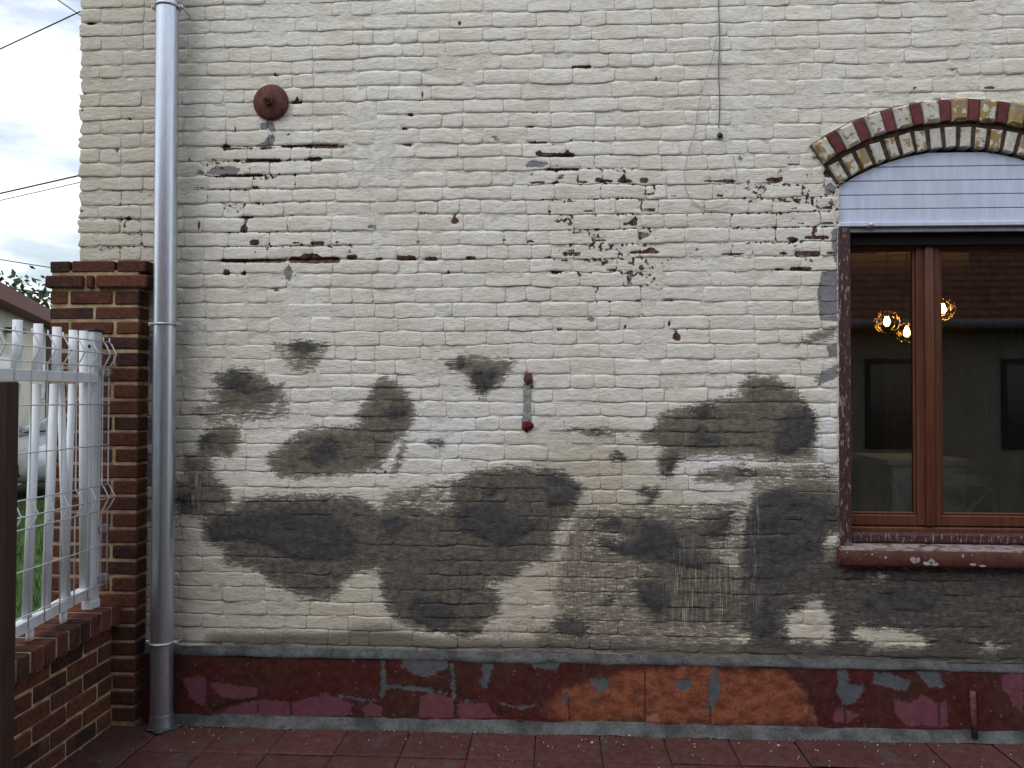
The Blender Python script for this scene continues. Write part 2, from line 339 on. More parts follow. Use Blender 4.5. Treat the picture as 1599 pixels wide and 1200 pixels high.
f_mould = np.clip(sstep(-GZZ, -0.455, -0.385)*sstep(GXX, -1.78, -1.6)+blob(590,985,.18,.05)*.8+blob(500,1000,.3,.03)*.5, 0, 1).astype(np.float32)
f_dens = np.clip(blob(400,270,.35,.25)+blob(930,310,.35,.3)+blob(1220,340,.35,.25)*1.1+blob(450,390,.4,.12)+blob(960,430,.2,.2)+blob(190,360,.15,.25)*.9+0.18*sstep(GZZ, 1.7, 2.2), 0, 1).astype(np.float32)
f_scrub = np.clip(blob(905,880,.15,.24)*1.2+blob(970,910,.16,.18)*1.1+blob(1150,870,.06,.1)*.8+blob(930,820,.07,.1)*.8+blob(850,985,.35,.05)*.7+blob(1060,985,.3,.05)*.7+blob(300,740,.07,.2)*.6+blob(1240,730,.12,.06)*.7, 0, 1).astype(np.float32)
FIELDS = dict(a_scrub=f_scrub, a_wash=f_wash, a_core=f_core, a_chip=f_chip, a_grey=f_grey, a_yel=f_yel, a_white=f_white, a_drip=f_drip, a_mould=f_mould, a_dens=f_dens)
def wall_attrs(x, z): return {k: sample(f, x, z) for k, f in FIELDS.items()}

def wall_material():
    m = Mat('painted_brick', 0.82, 0.25); p = m.pos()
    hs = m.noise(m.mapv(p, (5, 1, 34)), 3.0, 5, 0.62)                 # brush strokes along the courses
    ds = m.noise(m.mapv(p, (9, 1, 30), rot=(0, 0.55, 0)), 3.2, 4, 0.6)    # slanting strokes
    vs_ = m.noise(m.mapv(p, (85, 1, 3.2)), 2.0, 3, 0.6)              # runs
    fine = m.noise(p, 190, 3, 0.6); mid = m.noise(p, 32, 4, 0.6); big = m.noise(p, 3.1, 3)
    edge = m.attr('a_edge'); dens = m.attr('a_dens')
    c = m.mix(m.step(big, 0.35, 0.65), (0.73, 0.695, 0.595), (0.785, 0.762, 0.69))
    c = m.mul(c, m.step(mid, 0.2, 0.8, 0.90, 1.06))
    c = m.mix(m.math('MULTIPLY', m.attr('a_white'), m.step(hs, 0.3, 0.6)), c, (0.80, 0.81, 0.83))
    yel = m.math('MULTIPLY', m.attr('a_yel'), m.step(m.math('ADD', m.math('MULTIPLY', mid, .5), m.math('MULTIPLY', hs, .5)), 0.30, 0.62, 0.35, 0.95))
    c = m.mix(yel, c, m.mix(m.step(mid, .35, .65), (0.44, 0.385, 0.275), (0.56, 0.52, 0.42)))
    # grime in the joints
    c = m.mix(m.math('MULTIPLY', m.step(edge, 0.55, 1.0), m.step(m.noise(p, 26, 4, .65), 0.48, 0.72, 0.0, 0.40)), c, (0.34, 0.31, 0.26))
    stroke = m.math('SUBTRACT', m.math('ADD', m.math('MULTIPLY', hs, 0.62), m.math('ADD', m.math('MULTIPLY', ds, 0.38), m.math('MULTIPLY', fine, 0.34))), 0.67)
    # thin cement slurry
    wv = m.math('ADD', m.math('MULTIPLY_ADD', stroke, 0.20, m.attr('a_wash')), 0.009)
    wmask = m.step(wv, -0.007, 0.008)
    thin = m.step(wv, 0.0, 0.05, 0.80, 0.98)
    scr = m.math('MULTIPLY', m.attr('a_scrub'), m.step(m.math('ADD', m.math('MULTIPLY', m.noise(m.mapv(p, (1, 1, .35)), 130, 4, .7), .6), m.math('MULTIPLY', mid, .4)), .43, .56))
    c = m.mix(m.math('MULTIPLY', scr, .82), c, (0.19, 0.165, 0.125))
    wcol = m.mix(m.step(m.math('ADD', m.math('MULTIPLY', mid, 0.5), m.math('MULTIPLY', hs, 0.5)), 0.34, 0.66), (0.080, 0.069, 0.056), (0.212, 0.184, 0.142))
    c = m.mix(m.math('MULTIPLY', wmask, thin), c, wcol)
    brush = m.noise(m.mapv(p, (7, 1, 90), rot=(0, .12, 0)), 2.0, 3, .6)
    c = m.mul(c, m.step(brush, .3, .7, .88, 1.08))
    # thick dark cement
    cv = m.math('ADD', m.math('MULTIPLY_ADD', stroke, 0.16, m.attr('a_core')), 0.008)
    cmask = m.step(cv, -0.009, 0.022)
    ccol = m.mix(m.step(mid, 0.3, 0.7), (0.044, 0.044, 0.048), (0.080, 0.078, 0.077))
    c = m.mix(m.math('MULTIPLY', cmask, 0.92), c, ccol)
    # scratches and runs of old paint over it
    drip = m.math('MULTIPLY', m.attr('a_drip'), m.step(m.math('ADD', vs_, m.math('MULTIPLY', m.math('SUBTRACT', fine, .5), 0.25)), 0.545, 0.60))
    c = m.mix(m.math('MULTIPLY', drip, 0.75), c, (0.50, 0.46, 0.37))
    hair = m.math('MULTIPLY', m.attr('a_mould'), m.step(m.math('ADD', m.math('MULTIPLY', vs_, 0.7), m.math('MULTIPLY', m.attr('a_mould'), 0.5)), 0.48, 0.66))
    c = m.mix(m.math('MULTIPLY', hair, 0.8), c, (0.085, 0.08, 0.068))
    # grey undercoat and bare patches where the paint has flaked off
    warp = m.math('MULTIPLY', m.math('SUBTRACT', m.noise(p, 75, 3, .6), 0.5), 0.022)
    gmask = m.step(m.math('ADD', m.attr('a_grey'), warp), -0.001, 0.0015)
    c = m.mix(gmask, c, m.mix(m.step(fine, .4, .6), (0.19, 0.19, 0.205), (0.27, 0.265, 0.275)))
    rndc = m.math('SUBTRACT', m.math('MULTIPLY_ADD', m.math('MULTIPLY', edge, dens), 0.25, m.noise(p, 48, 3, .5)), m.math('MULTIPLY_ADD', dens, -0.040, 0.800))
    spk = m.step(rndc, 0.0, 0.012)
    chip = m.math('MAXIMUM', m.step(m.math('ADD', m.attr('a_chip'), m.math('MULTIPLY', warp, 0.55)), -0.0005, 0.001), spk)
    raw = m.mix(m.step(m.noise(p, 38, 3), 0.42, 0.58), (0.042, 0.026, 0.02), (0.135, 0.066, 0.042))
    raw = m.mix(m.step(m.noise(p, 14, 2), 0.56, 0.66), raw, (0.10, 0.095, 0.09))
    c = m.mix(chip, c, raw)
    m.color(c)
    wr = m.noise(m.mapv(p, (18, 1, 30), rot=(0, 0.5, 0)), 1.7, 4, 0.62, 0.6)
    h = m.math('ADD', m.math('MULTIPLY', wr, 0.85), m.math('ADD', m.math('MULTIPLY', fine, 0.14), m.math('MULTIPLY', brush, 0.22)))
    m.bump(h, 0.75, 0.0085)
    m.rough(m.step(fine, .3, .7, .75, .92))
    return m.m
M_WALL = wall_material()

# ================================================================== materials
def brick_material(name, a, b, dark):
    m = Mat(name, 0.92, 0.08); p = m.pos(); r = m.rnd()
    c = m.mix(r, a, b)
    c = m.mix(m.step(m.math('ADD', m.math('MULTIPLY', m.noise(p, 9, 3), .6), m.math('MULTIPLY', m.math('FRACT', m.math('MULTIPLY', r, 7.3)), .5)), 0.62, 0.85), c, dark)
    c = m.mul(c, m.step(m.noise(p, 60, 4, .65), 0.25, 0.75, 0.62, 1.3))
    c = m.mix(m.step(m.noise(p, 130, 3), 0.68, 0.76, 0, .35), c, (0.32, 0.26, 0.2))
    m.color(c); m.bump(m.math('ADD', m.noise(p, 70, 4, .65), m.math('MULTIPLY', m.noise(p, 260, 2), .4)), 0.7, 0.006)
    return m.m
M_BRICK = brick_material('dark_red_brick', (0.140, 0.056, 0.037), (0.100, 0.044, 0.032), (0.052, 0.031, 0.027))
M_MORTAR = simple('sandy_mortar', (0.47, 0.345, 0.205), 0.95, 0.1, var=0.4, scale=25, bump=0.6, bscale=160)
M_ZINC = None
def zinc():
    m = Mat('zinc', 0.3, 0.5, 0.92); p = m.pos()
    v = m.noise(m.mapv(p, (60, 60, 9)), 1.5, 4, .6); sp = m.voro(p, 140)
    c = m.mix(m.step(v, 0.3, 0.7), (0.51, 0.555, 0.62), (0.58, 0.625, 0.69)); c = m.mul(c, m.step(sp, 0.0, 0.5, 0.86, 1.06))
    c = m.mix(m.step(m.noise(m.mapv(p, (1, 1, .12)), 30, 3), .62, .75, 0, .5), c, (0.62, 0.66, 0.7))
    m.color(c); m.rough(.33); return m.m
M_ZINC = zinc()
M_STEEL = simple('galvanised_clip', (0.50, 0.51, 0.53), 0.45, 0.5, 0.7, var=0.2, scale=90)
def cement():
    m = Mat('grey_cement', .95, .08); p = m.pos()
    c = m.mix(m.step(m.noise(p, 9, 5, .65), .3, .7), (0.055, 0.056, 0.054), (0.135, 0.142, 0.145)); c = m.mul(c, m.step(m.noise(p, 90, 4, .7), .25, .75, .7, 1.2))
    c = m.mix(m.step(m.noise(m.mapv(p, (1, 1, 3)), 16, 4, .65), .58, .70, 0, .7), c, (0.04, 0.045, 0.034))
    m.color(c); m.bump(m.math('ADD', m.noise(p, 60, 5, .7), m.math('MULTIPLY', m.noise(p, 220, 2), .4)), .8, .008); return m.m
M_CEMENT = cement()
M_WHITEMETAL = simple('white_powder_coat', (0.70, 0.73, 0.76), 0.42, 0.45, var=0.08, scale=8, bump=0.05)
M_WIRE = simple('white_coated_wire', (0.66, 0.69, 0.72), 0.45, 0.4, var=0.1)
M_BLACK = simple('black_plastic', (0.02, 0.02, 0.022), 0.5, 0.4)
def rust():
    m = Mat('rusty_iron', 0.8, 0.3, 0.1); p = m.pos()
    c = m.mix(m.step(m.noise(p, 45, 4, .65), .35, .65), (0.085, 0.034, 0.026), (0.15, 0.062, 0.045)); c = m.mix(m.step(m.noise(p, 25, 3), .6, .7, 0, .6), c, (0.17, 0.085, 0.06))
    m.color(c); m.bump(m.noise(p, 160, 4), .6, .004); return m.m
M_RUST = rust()
def timber(name, a, b, flake=(0.3, 0.24, 0.24), amt=0.0, rough=.55):
    m = Mat(name, rough, 0.35); p = m.pos()
    g = m.noise(m.mapv(p, (70, 70, 4)), 1.2, 4, .6)
    c = m.mix(m.step(g, .3, .7), a, b)
    if amt: c = m.mix(m.step(m.noise(m.mapv(p, (1, 1, .25)), 110, 4, .65), .66-amt, .70-amt), c, flake)
    m.color(c); m.bump(g, .25, .003); return m.m
M_FRAME = timber('varnished_brown_frame', (0.085, 0.029, 0.015), (0.135, 0.048, 0.024), rough=.42)
M_JAMB = timber('flaking_maroon_paint', (0.050, 0.020, 0.022), (0.075, 0.031, 0.033), (0.27, 0.235, 0.235), .085)
M_GATE = timber('dark_brown_boards', (0.026, 0.012, 0.008), (0.042, 0.019, 0.011), rough=.7)
def slatmat():
    m = Mat('white_plastic_slat', .5, .4); p = m.pos()
    c = m.mul((0.60, 0.68, 0.84), m.step(m.noise(m.mapv(p, (1, 1, .2)), 34, 4, .65), .3, .75, .88, 1.04)); c = m.mix(m.step(m.noise(p, 70, 4, .7), .63, .74, 0, .35), c, (0.25, 0.25, 0.24))
    m.color(c); return m.m
M_SLAT = slatmat()
def sillmat():
    m = Mat('chipped_red_sill', .55, .35); p = m.pos()
    c = m.mix(m.step(m.noise(p, 22, 4), .35, .65), (0.075, 0.026, 0.020), (0.105, 0.040, 0.032))
    nrm = m.n.new('ShaderNodeNewGeometry').outputs['Normal']; sx = m.n.new('ShaderNodeSeparateXYZ'); m.l.new(nrm, sx.inputs[0])
    worn = m.math('MULTIPLY', m.step(sx.outputs['Z'], .3, .9), m.step(m.noise(m.mapv(p, (4, 9, 9)), 6, 4, .6), .36, .56))
    c = m.mix(m.math('MULTIPLY', worn, .95), c, (0.28, 0.235, 0.23))
    c = m.mix(m.step(m.noise(p, 95, 3), .70, .72), c, (0.45, 0.42, 0.42))
    m.color(c); m.bump(m.noise(p, 90, 4), .3, .004); return m.m
M_SILL = sillmat()
def glassmat(name='window_glass', tint=(0.88, 0.88, 0.84), ior=1.5):
    m = Mat(name); n, l = m.n, m.l
    tr = n.new('ShaderNodeBsdfTransparent'); tr.inputs[0].default_value = (*tint, 1)
    gl = n.new('ShaderNodeBsdfGlossy'); gl.inputs['Roughness'].default_value = 0.015; gl.inputs['Color'].default_value = (1, 1, 1, 1)
    fr = n.new('ShaderNodeFresnel'); fr.inputs['IOR'].default_value = ior
    k = m.math('MULTIPLY', fr.outputs[0], 1.9)
    mxs = n.new('ShaderNodeMixShader'); l.new(k, mxs.inputs[0]); l.new(tr.outputs[0], mxs.inputs[1]); l.new(gl.outputs[0], mxs.inputs[2])
    l.new(mxs.outputs[0], n['Material Output'].inputs['Surface']); return m.m
M_GLASS = glassmat()

# ================================================================== the house
house = tag(empty('brick_house', (0, 0, 0)), 'cream painted brick house wall with dark cement patches and flaking paint', 'house')
OPX0, OPX1, SILLZ, ARC = 1.319, 2.411, 0.80, (1.865, 1.740)
R_IN, R_MID0, R_MID1, R_OUT = 0.985, 1.092, 1.104, 1.212
SPRING = 2.560
WXL, WXR, PZ, WTOP = -2.350, 2.68, 0.345, 3.86
def in_opening(x, z, g=0.0):
    rect = (x > OPX0-g) & (x < OPX1+g) & (z > SILLZ-0.02) & (z < SPRING)
    arc = (np.hypot(x-ARC[0], z-ARC[1]) < R_IN+g) & (z >= SPRING-.01)
    return rect | arc
# -- bed joints and mortar sheet
JZ = [2.224-0.0686*k for k in range(28, 0, -1)] + [2.224+0.070*k for k in range(0, 24)]
def bedwave(x, z): return (fnoise(x*1.3+5, z*9, 3, 2)-.5)*0.018+(vnoise(x*7, z*14.3, 9)-.5)*0.008
gs = 0.008
xs = np.arange(WXL+0.012, WXR, gs); zs = np.arange(PZ-0.03, WTOP, gs)
X, Z = np.meshgrid(xs, zs); nxs, nzs = len(xs), len(zs)
A = wall_attrs(X.ravel(), Z.ravel())
Yd = 0.0022 + (fnoise(X*14, Z*14, 21).ravel()-.5)*0.006
Yd += 0.011*sstep(A['a_chip'], -0.004, 0.001)
Yd -= 0.0030*sstep(A['a_wash'], 0.0, 0.05)*(vnoise(X.ravel()*9, Z.ravel()*9, 5))
Yd -= 0.0060*sstep(A['a_core'], -0.005, 0.03)*sstep(fnoise(X*7, Z*11, 33).ravel(), .3, .6)
Yd -= 0.0022*sstep(fnoise(X*2.2, Z*3.5, 40).ravel(), .5, .68)
A['a_edge'] = np.ones(X.size)
V = np.c_[X.ravel(), Yd, Z.ravel()]
I = np.arange(nxs*nzs).reshape(nzs, nxs)
F = np.c_[I[:-1, :-1].ravel(), I[:-1, 1:].ravel(), I[1:, 1:].ravel(), I[1:, :-1].ravel()]
xc, zc = X[:-1, :-1].ravel()+gs/2, Z[:-1, :-1].ravel()+gs/2
F = F[~(in_opening(xc, zc, -0.004) | ((np.hypot(xc-ARC[0], zc-ARC[1]) < R_IN+.06) & (zc > SPRING+.02) & (np.abs(xc-ARC[0]) < .53)))]
wall = link('wall', quads_mesh('wall', V, F, A), M_WALL, house)
tag(wall, 'cream paint over mortar joints, patched with dark grey cement')

# -- bricks
def xlim(z):
    """left edge of the window opening and arch at height z"""
    z = np.asarray(z, float)
    return np.where(z < SPRING, OPX0, OPX0-(z-SPRING)*0.642)-.003
def brick_geo(x0, x1, z0, z1, corner=False):
    w, h = x1-x0, z1-z0
    nx, nz_ = max(3, int(round(w/0.020))), 4
    bs, bb, bt = rng.uniform(.002, .006), rng.uniform(.0025, .0045), rng.uniform(.007, .013)      # sides, lower edge, upper edge
    ds, db, dt = rng.uniform(.0000, .0009), rng.uniform(.0020, .0052), rng.uniform(.0012, .0032)
    S, T = np.meshgrid(np.linspace(0, 1, nx+1), np.array([0, .2, .45, .72, 1.0])); S = S.ravel(); T = T.ravel()
    xm_, zm_ = (x0+x1)/2, (z0+z1)/2
    soft = float(sstep(fnoise(np.array([xm_*1.7]), np.array([zm_*2.6]), 140)[0]+.22*(zm_ < 1.25)+rng.normal(0, .05), .42, .72))
    ds *= 1-.8*soft; db *= 1-.72*soft; dt *= 1-.72*soft
    face_y = -0.0012+.0006*soft+rng.normal(0, .0008)*(1-.6*soft); tilt = rng.normal(0, .0009); tz = rng.normal(.0008, .0008)
    def outline(k):
        x = x0+bs*k+S*(w-2*bs*k); z = z0+bb*k+T*(h-(bb+bt)*k)
        ex = np.minimum(S, 1-S)*w; ez = np.minimum(T, 1-T)*h
        q = np.clip(1-ex/.015, 0, 1)*np.clip(1-ez/.012, 0, 1)*rng.uniform(.3, 1.2)
        x = x+np.where(S < .5, 1, -1)*q*.003; z = z+np.where(T < .5, 1, -1)*q*.0035
        if not corner: x = x+(vnoise(x*22+7, z*30, 51)-.5)*0.008
        else: x = x+np.where(S < .2, (vnoise(x*40, z*55, 52)-.5)*0.018, 0)
        z = z+bedwave(x, z)+(vnoise(x*26, z*26, 77)-.5)*0.006
        return x, z
    xi, zi = outline(1.0); xo, zo = outline(0.0)
    Yf = face_y+tilt*(S-.5)*2+tz*(T-.5)*2-0.0024*(fnoise(xi*17+3, zi*30, 61)-.5)*2
    nF = len(S); idx = np.arange(nF).reshape(nz_+1, nx+1)
    loop = np.r_[idx[0, :-1], idx[:-1, -1], idx[-1, :0:-1], idx[:0:-1, 0]]
    L = len(loop)
    yA = Yf[loop]+np.where(T[loop] < 1e-6, db, np.where(T[loop] > 1-1e-6, dt, ds))
    deep = np.where((S[loop] < 1e-6) & corner, 0.10, 0.016)
    Vb = np.r_[np.c_[xi, Yf, zi], np.c_[xo[loop], yA, zo[loop]], np.c_[xo[loop], deep, zo[loop]]]
    Fb = [np.c_[idx[:-1, :-1].ravel(), idx[:-1, 1:].ravel(), idx[1:, 1:].ravel(), idx[1:, :-1].ravel()]]
    a = np.arange(L); n2 = (a+1) % L
    Fb.append(np.c_[nF+a, nF+n2, loop[n2], loop[a]]); Fb.append(np.c_[nF+L+a, nF+L+n2, nF+n2, nF+a])
    Fb = np.concatenate(Fb)
    eT = np.where(T < 1e-6, .55, np.where(T > 1-1e-6, .2, 0.0)); eS = np.where(np.minimum(S, 1-S) < 1e-6, .3, 0)
    edge = np.r_[np.maximum(eT, eS), np.where(T[loop] < 1e-6, 1.0, .75), np.ones(L)]
    # cut round the opening and the arch
    xm = Vb[:, 0].mean(); near = (Vb[:, 2] > SILLZ) & (Vb[:, 2] < 2.752)
    if xm < ARC[0]: Vb[near, 0] = np.minimum(Vb[near, 0], xlim(Vb[near, 2]))
    else: Vb[near, 0] = np.maximum(Vb[near, 0], 2*ARC[0]-xlim(Vb[near, 2]))
    d = np.hypot(Vb[:, 0]-ARC[0], Vb[:, 2]-ARC[1]); inside = (d < R_OUT+.004) & (Vb[:, 2] >= 2.752)
    k = (R_OUT+.004)/np.maximum(d, 1e-6)
    Vb[inside, 0] = ARC[0]+(Vb[inside, 0]-ARC[0])*k[inside]; Vb[inside, 2] = ARC[1]+(Vb[inside, 2]-ARC[1])*k[inside]
    if inside[:nF].all(): return None
    at = wall_attrs(Vb[:, 0], Vb[:, 2]); at['a_edge'] = edge
    Vb[:nF, 1] += 0.0030*sstep(np.maximum(at['a_chip'], at['a_grey'])[:nF], -.002, .003)
    Vb[nF:nF+L, 1] += 0.0070*sstep(at['a_chip'][nF:nF+L], -.003, .002)
    return Vb, Fb, at
bricks = []
for r, (za, zb) in enumerate(zip(JZ[:-1], JZ[1:])):
    if zb < PZ+.02 or za > WTOP: continue
    x = WXL+rng.uniform(-.004, .006); first = True
    if r % 2: x_next = x+0.105
    else: x_next = x+0.215
    while x < WXR:
        w = x_next-x
        x1 = x_next
        spans = [(x, x1)]
        zm = (za+zb)/2
        if zb > SILLZ and za < ARC[1]+R_OUT-.004:
            if zm < 2.752: xl = float(xlim(zm))
            else: xl = ARC[0]-math.sqrt(max(0, R_OUT**2-(zb-ARC[1])**2))
            xr = 2*ARC[0]-xl
            spans = []
            if x < xl: spans.append((x, min(x1, xl)))
            if x1 > xr: spans.append((max(x, xr), x1))
        for a, b in spans:
            if b-a > 0.025:
                jx = rng.uniform(.0, .0014); jz = rng.uniform(.0003, .0018)
                g = brick_geo(a+(0 if first else jx), b-jx, max(za+jz, PZ+.004), zb-jz, first)
                if g is not None: bricks.append(g)
        first = False; x = x1
        x_next = x+(0.212 if rng.random() < .62 else 0.104)+rng.normal(0, .006)
def area(g):
    P = g[0]; c = P.mean(0); px, py = proj(c)
    if not (290 < px < 1590 and 5 < py < 1010): return 0
    w = P[:, 0].max()-P[:, 0].min(); h = P[:, 2].max()-P[:, 2].min()
    return w*h/max(.1, (c-CAM)@_f)**2
order = sorted(range(len(bricks)), key=lambda i: -area(bricks[i]))
for i in order[:300]:
    Vb, Fb, at = bricks[i]
    c = np.array([Vb[:, 0].mean(), 0, Vb[:, 2].mean()])
    o = link('brick', quads_mesh('brick', Vb-c, Fb, at), M_WALL, wall); o.location = c
Vs, Fs, As, n0 = [], [], {k: [] for k in list(FIELDS)+['a_edge']}, 0
for i in order[300:]:
    Vb, Fb, at = bricks[i]; Vs.append(Vb); Fs.append(Fb+n0); n0 += len(Vb)
    for k in As: As[k].append(at[k])
bm_ = link('brickwork', quads_mesh('brickwork', np.concatenate(Vs), np.concatenate(Fs), {k: np.concatenate(v) for k, v in As.items()}), M_WALL, wall)
bm_['kind'] = 'stuff'

# -- plinth with layers of flaking paint
PIX = -0.032
PINK = [[(283,1057),(319,1057),(325,1091),(317,1103),(296,1091)],[(330,1065),(402,1074),(402,1088),(364,1093),(334,1082)],[(334,1116),(368,1101),(402,1093),(453,1095),(453,1120),(340,1118)],[(453,1120),(453,1097),(487,1088),(512,1084),(555,1099),(542,1116),(508,1120)],[(563,1108),(580,1095),(597,1103),(597,1120),(572,1118)],[(655,1086),(678,1082),(708,1091),(710,1122),(653,1120)],[(712,1099),(759,1097),(772,1116),(785,1120),(717,1125)],[(1298,1124),(1311,1102),(1341,1115),(1320,1133)],[(1396,1091),(1420,1098),(1442,1083),(1460,1098),(1479,1094),(1481,1135),(1416,1133),(1398,1115)],[(1565,1054),(1599,1046),(1599,1115),(1582,1102),(1565,1072)]]
ORANGE = [[(848,1118),(852,1100),(880,1072),(900,1063),(952,1054),(985,1041),(1110,1039),(1223,1041),(1250,1063),(1258,1094),(1284,1136),(900,1133),(860,1128)]]
BLUE = [[(625,1023),(695,1025),(700,1040),(670,1057),(644,1052),(627,1040)],[(751,1027),(780,1031),(768,1048),(759,1074),(748,1078),(753,1048)],[(819,1027),(878,1031),(870,1048),(836,1044)],[(922,1061),(948,1059),(952,1076),(935,1083)],[(1049,1063),(1077,1059),(1079,1074),(1062,1081)],[(1110,1041),(1116,1041),(1127,1072),(1114,1107),(1081,1111),(1106,1105),(1107,1067)],[(1307,1041),(1322,1041),(1326,1067),(1350,1074),(1337,1098),(1315,1102),(1307,1081)],[(1363,1050),(1390,1050),(1420,1065),(1416,1081),(1363,1067)],[(1429,1046),(1464,1046),(1477,1074),(1451,1074)],
 [(595,1020),(601,1020),(603,1070),(600,1092),(594,1090)],[(702,1035),(707,1035),(712,1085),(706,1100)],[(600,1068),(650,1072),(690,1078),(700,1084),(650,1078),(604,1076)],[(780,1098),(810,1103),(840,1098),(842,1102),(810,1107)],[(875,1093),(888,1080),(890,1086),(880,1100)],[(546,1030),(552,1028),(554,1034)],[(715,1095),(740,1092),(745,1096)],[(497,1082),(555,1088),(590,1094),(555,1093)]]
CRACK = [[(452,1092),(455,1092),(457,1120),(453,1120)],[(597,1090),(600,1090),(602,1122),(598,1122)],[(709,1098),(712,1098),(713,1122),(709,1122)],[(1006,1040),(1008,1040),(1009,1132),(1006,1132)],[(1108,1105),(1111,1105),(1111,1134),(1108,1134)],[(1318,1100),(1321,1100),(1323,1136),(1319,1136)],[(886,1090),(888,1090),(892,1126),(888,1126)],[(330,1110),(365,1098),(402,1090),(402,1093),(366,1101),(334,1113)],[(320,1088),(326,1090),(330,1110),(322,1108)],[(1464,1080),(1467,1080),(1470,1134),(1466,1134)],[(401,1045),(403,1045),(404,1120),(401,1120)]]
f_pink, f_or, f_blue, f_crk = field(), field(), field(-.05), field(-.05)
_WZ0 = WZ0
WZ0, GZ = -0.06, np.arange(-0.06, 0.46, RES)
f_pink, f_or, f_blue, f_crk = field(), field(), field(-.05), field(-.05)
for p in PINK: add_poly(f_pink, p, PIX)
for p in ORANGE: add_poly(f_or, p, PIX)
for p in BLUE: add_poly(f_blue, p, PIX, margin=.05)
for p in CRACK: add_poly(f_crk, p, PIX, margin=.05)
xs = np.arange(WXL+.37, WXR, 0.007); zs = np.r_[np.arange(-0.03, 0.326, 0.007)]
X, Z = np.meshgrid(xs, zs); nxs, nzs = len(xs), len(zs)
PA = {k: sample(f, X.ravel(), Z.ravel()) for k, f in dict(a_pink=f_pink, a_or=f_or, a_blue=f_blue, a_crk=f_crk).items()}
WZ0, GZ = _WZ0, np.arange(_WZ0, WZ1, RES)
Yp = PIX+(fnoise(X*5, Z*5, 71).ravel()-.5)*.006+.004*sstep(PA['a_crk'], -.004, .0)+.0015*sstep(PA['a_blue'], -.002, .002)
V = np.c_[X.ravel(), Yp, Z.ravel()]; I = np.arange(nxs*nzs).reshape(nzs, nxs)
F = np.c_[I[:-1, :-1].ravel(), I[:-1, 1:].ravel(), I[1:, 1:].ravel(), I[1:, :-1].ravel()]
def plinth_material():
    m = Mat('flaking_red_plinth_paint', .75, .12); p = m.pos()
    mid = m.noise(p, 26, 4, .65); fine = m.noise(p, 150, 3, .6); big = m.noise(p, 4, 3)
    warp = m.math('MULTIPLY', m.math('SUBTRACT', m.math('ADD', m.math('MULTIPLY', m.noise(p, 30, 5, .7), .65), m.math('MULTIPLY', m.noise(p, 110, 3, .6), .35)), .5), .095)
    c = m.mix(m.step(big, .4, .6), (0.076, 0.020, 0.018), (0.066, 0.026, 0.020))
    c = m.mul(c, m.step(mid, .25, .75, .65, 1.3))
    om = m.step(m.math('MULTIPLY_ADD', m.math('SUBTRACT', m.noise(p, 14, 5, .7), .5), .14, m.attr('a_or')), -.012, .045)
    oc = m.mix(m.step(m.noise(m.mapv(p, (1, 1, 1.8)), 17, 5, .7), .36, .64), (0.15, 0.048, 0.030), (0.31, 0.108, 0.055))
    oc = m.mix(m.step(m.noise(p, 75, 4, .75), .54, .64), oc, (0.12, 0.045, 0.034)); oc = m.mix(m.step(m.noise(p, 7, 3), .62, .72, 0, .7), oc, (0.42, 0.21, 0.14))
    c = m.mix(om, c, oc)
    pm = m.step(m.math('MULTIPLY_ADD', warp, .9, m.attr('a_pink')), -.003, .005)
    c = m.mix(pm, c, m.mul((0.165, 0.058, 0.080), m.step(mid, .2, .8, .8, 1.15)))
    bmk = m.step(m.math('MULTIPLY_ADD', warp, 1.0, m.attr('a_blue')), -.002, .003)
    c = m.mix(bmk, c, m.mix(m.step(mid, .35, .65), (0.085, 0.095, 0.112), (0.115, 0.122, 0.132)))
    fl2 = m.step(m.noise(p, 46, 4, .62), .655, .67)
    c = m.mix(m.math('MULTIPLY', fl2, .75), c, (0.15, 0.125, 0.125))
    ck = m.step(m.math('MULTIPLY_ADD', warp, .25, m.attr('a_crk')), -.002, .001)
    c = m.mix(m.math('MULTIPLY', ck, .8), c, (0.045, 0.03, 0.03))
    c = m.mix(m.step(m.noise(p, 120, 3, .6), .69, .72, 0, .6), c, (0.24, 0.2, 0.19))
    m.color(c); m.bump(m.math('MULTIPLY_ADD', m.math('MAXIMUM', bmk, pm), -.7, m.math('ADD', mid, m.math('MULTIPLY', fine, .3))), .45, .004)
    return m.m
plinth = link('plinth', quads_mesh('plinth', V, F, PA), plinth_material(), house)
tag(plinth, 'dark red plinth with pink, orange and grey flaking paint layers')
# mortar slope on top of the plinth and cement fillet at its foot
def strip(name, prof, x0, x1, mat, parent, seed, wob=.006, n=220, slope=0.0):
    Vv = []; m_ = len(prof)
    for i in range(n+1):
        x = x0+(x1-x0)*i/n
        for j, (y, z) in enumerate(prof):
            Vv.append((x, y+(fnoise(x*6+j*3, j*7.7, seed)-.5)*wob*2, z+slope*(x-x0)+(fnoise(x*7+j*5, j*3.1, seed+5)-.5)*wob))
    Ff = [(i*m_+j, (i+1)*m_+j, (i+1)*m_+j+1, i*m_+j+1) for i in range(n) for j in range(m_-1)]
    return link(name, quads_mesh(name, Vv, Ff), mat, parent)
strip('plinth_ledge', [(PIX+.004, .312), (PIX-.006, .324), (-.022, .338), (-.002, .354), (.012, .362)], WXL+.37, 1.80, M_CEMENT, house, 3, .009)
strip('plinth_ledge', [(PIX+.004, .312), (PIX-.003, .320), (-.012, .330), (.004, .352), (.012, .365)], 1.80, WXR, M_CEMENT, house, 8, .0045, 40)
strip('cement_fillet', [(-.085, -.004), (-.070, .006), (-.05, .017), (PIX-.006, .034), (PIX+.006, .042)], WXL+.42, WXR, M_CEMENT, house, 15, .014, 320, .004)

